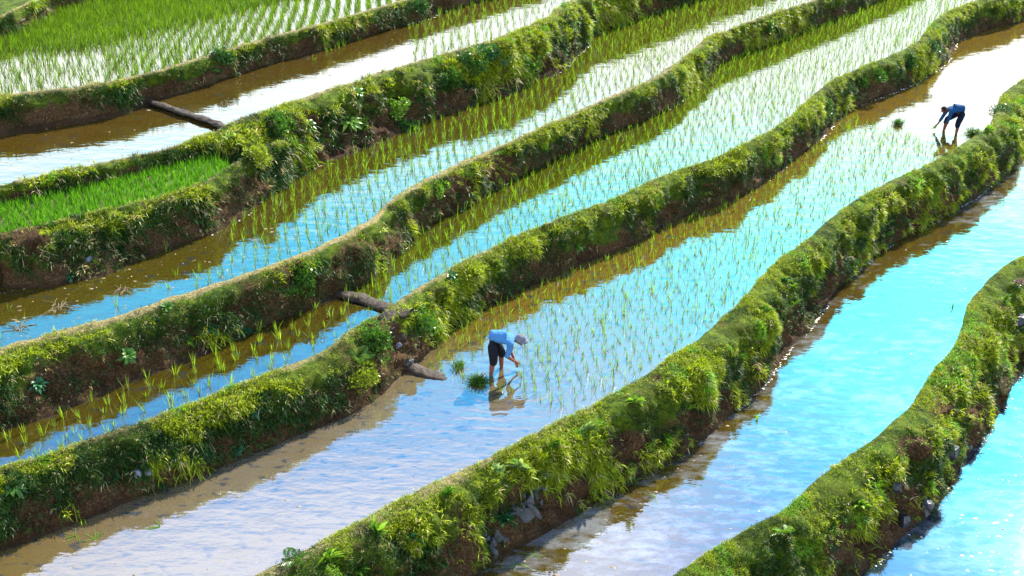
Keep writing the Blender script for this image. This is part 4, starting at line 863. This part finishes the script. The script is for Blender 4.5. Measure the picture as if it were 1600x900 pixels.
    # eyes
    for sg in (-1, 1):
        bm = bmesh.new(); bmesh.ops.create_uvsphere(bm, u_segments=8, v_segments=6, radius=.012); me = bpy.data.meshes.new('eye'); bm.to_mesh(me); bm.free(); me.materials.append(hairm); o = link('eye', me, root); o.location = H + f * .092 + u * .012 + s * sg * .032
    # hair cap (back and top of the skull) and the hat
    M3 = Matrix((s, f, u)).transposed().to_4x4()
    bm = bmesh.new(); bmesh.ops.create_uvsphere(bm, u_segments=20, v_segments=12, radius=.103)
    bmesh.ops.delete(bm, geom=[v for v in bm.verts if v.co.z < -.045 or (v.co.y > .045 and v.co.z < .05)], context='VERTS')
    for v in bm.verts: v.co.z += .035; v.co.y -= .008; v.co.x *= .95
    me = bpy.data.meshes.new('hair'); bm.to_mesh(me); bm.free(); me.materials.append(hairm); o = link('hair', me, root); o.matrix_basis = Matrix.Translation(H) @ M3
    if hat:
        bm = bmesh.new(); prof = [(.0, .165), (.045, .160), (.08, .143), (.102, .115), (.110, .085), (.112, .065)]; K = 24; rings = []
        for r, z in prof: rings.append([bm.verts.new((r * math.cos(a * 2 * math.pi / K) * .95, r * math.sin(a * 2 * math.pi / K) * 1.05, z + .004 * math.sin(a * 3))) for a in range(K)])
        br = [bm.verts.new((.15 * math.cos(a * 2 * math.pi / K), .165 * math.sin(a * 2 * math.pi / K) + .02, .05 - .02 * abs(math.cos(a * 2 * math.pi / K)))) for a in range(K)]
        rings.append(br)
        for a_, b2 in zip(rings[:-1], rings[1:]):
            for k in range(K): bm.faces.new((a_[k], a_[(k + 1) % K], b2[(k + 1) % K], b2[k]))
        bmesh.ops.remove_doubles(bm, verts=bm.verts, dist=.0005)
        me = bpy.data.meshes.new('hat'); bm.to_mesh(me); bm.free(); me.materials.append(hatm); me.polygons.foreach_set('use_smooth', np.ones(len(me.polygons), bool)); o = link('hat', me, root); o.matrix_basis = Matrix.Translation(H) @ M3
        sm = o.modifiers.new('solid', 'SOLIDIFY'); sm.thickness = .004
    return root, n
def cloth(name, c_):
    m = Mat(name); n_ = m.noise(6, 4, .6); m.set('Base Color', m.mix(m.rng(n_, .3, .7), tuple(x * .8 for x in c_), c_)); m.set('Roughness', .9); m.set('Specular IOR Level', .1); m.set('Normal', m.bump(m.noise(9, 3, .6, dist=.8), 1., .05)); return m.m
SKIN = cloth('sunburnt_skin', (.17, .06, .032)); SKIN2 = cloth('tanned_skin', (.13, .04, .022)); HAIR = cloth('black_hair', (.012, .01, .01))
SH1 = cloth('blue_shirt', (.045, .14, .30)); SH2 = cloth('deep_blue_shirt', (.006, .04, .11)); TR1 = cloth('black_trousers', (.008, .008, .012)); TR2 = cloth('navy_trousers', (.004, .007, .018)); HT = cloth('grey_purple_hat', (.12, .12, .15))
J1 = dict(pelvis=((.07, 0, .82), .07), waist=((.20, 0, .93), .08), chest=((.40, 0, .90), .08), neckb=((.53, 0, .84), .055), neck=((.595, 0, .815), .052), head=((.675, 0, .79), .09),
    hipR=((.06, -.10, .78), .075), kneeR=((.09, -.15, .40), .068), ankleR=((.02, -.16, -.04), .042), toeR=((.15, -.17, -.12), .035), hipL=((.07, .10, .78), .075), kneeL=((.28, .17, .42), .068), ankleL=((.27, .20, -.04), .042), toeL=((.40, .21, -.12), .035),
    shR=((.48, -.175, .83), .045), elbowR=((.38, -.24, .54), .045), wristR=((.55, -.17, .38), .03), palmR=((.62, -.14, .33), .035), shL=((.49, .175, .83), .045), elbowL=((.44, .24, .51), .045), wristL=((.55, .14, .24), .03), palmL=((.60, .10, .17), .035))
p0 = unp(765, 586, 0.)
pr1, n1 = farmer('person in light blue shirt, black trousers and grey hat bending to plant seedlings', J1, (.30, 0, .95), (.95, 0, -.35), (p0[0], p0[1] + .12, 0), R(2), 1.0, (SKIN, SH1, TR1, HT, HAIR), True, .02, .32)
J2 = dict(pelvis=((.06, 0, .76), .07), waist=((.19, 0, .88), .08), chest=((.40, 0, .88), .08), neckb=((.54, 0, .84), .055), neck=((.60, 0, .83), .052), head=((.68, 0, .81), .09),
    hipL=((.05, .10, .74), .075), kneeL=((.17, .13, .38), .068), ankleL=((.17, .14, -.04), .042), toeL=((.30, .15, -.12), .035), hipR=((.08, -.10, .74), .075), kneeR=((.48, -.14, .44), .068), ankleR=((.53, -.16, -.04), .042), toeR=((.66, -.17, -.12), .035),
    shL=((.49, .175, .825), .045), elbowL=((.53, .22, .57), .045), wristL=((.57, .12, .36), .03), palmL=((.60, .09, .29), .035), shR=((.49, -.175, .825), .045), elbowR=((.62, -.22, .50), .045), wristR=((.76, -.16, .25), .03), palmR=((.83, -.14, .19), .035))
p1 = unp(1499, 207, 0.)
pr2, n2 = farmer('bareheaded person in dark blue shirt and navy trousers bending in the upper right water', J2, (.55, 0, .83), (.83, 0, -.55), (p1[0] + .02, p1[1], 0), R(180 - 4), .95, (SKIN2, SH2, TR2, HT, HAIR), False, .75, .45)
for pr_, nn, k, h, lb in ((pr1, n1, 'palmL', .3, 'seedling held in the near farmer\'s hand above the water'), (pr2, n2, 'palmR', .3, 'small bunch of seedlings held low by the far farmer')):
    P = pr_.matrix_basis @ (Vector(nn[k][0]) + Vector((.05, 0, -.06))); v, t, q, cc = seedling_blades(9, h, .3, .012)
    o = link('held_seedling', mesh_np('held_seedling', v, t, q, M_RICE, cols={'col': cc}), label=lb, category='seedling'); o.location = P; o.rotation_euler = (0, R(50) if pr_ is pr1 else R(-60), 0)

print('COUNTS', len(allS), len(S1), len(SN), 'tris', sum(len(o.data.polygons) for o in SC.objects if o.type == 'MESH'))
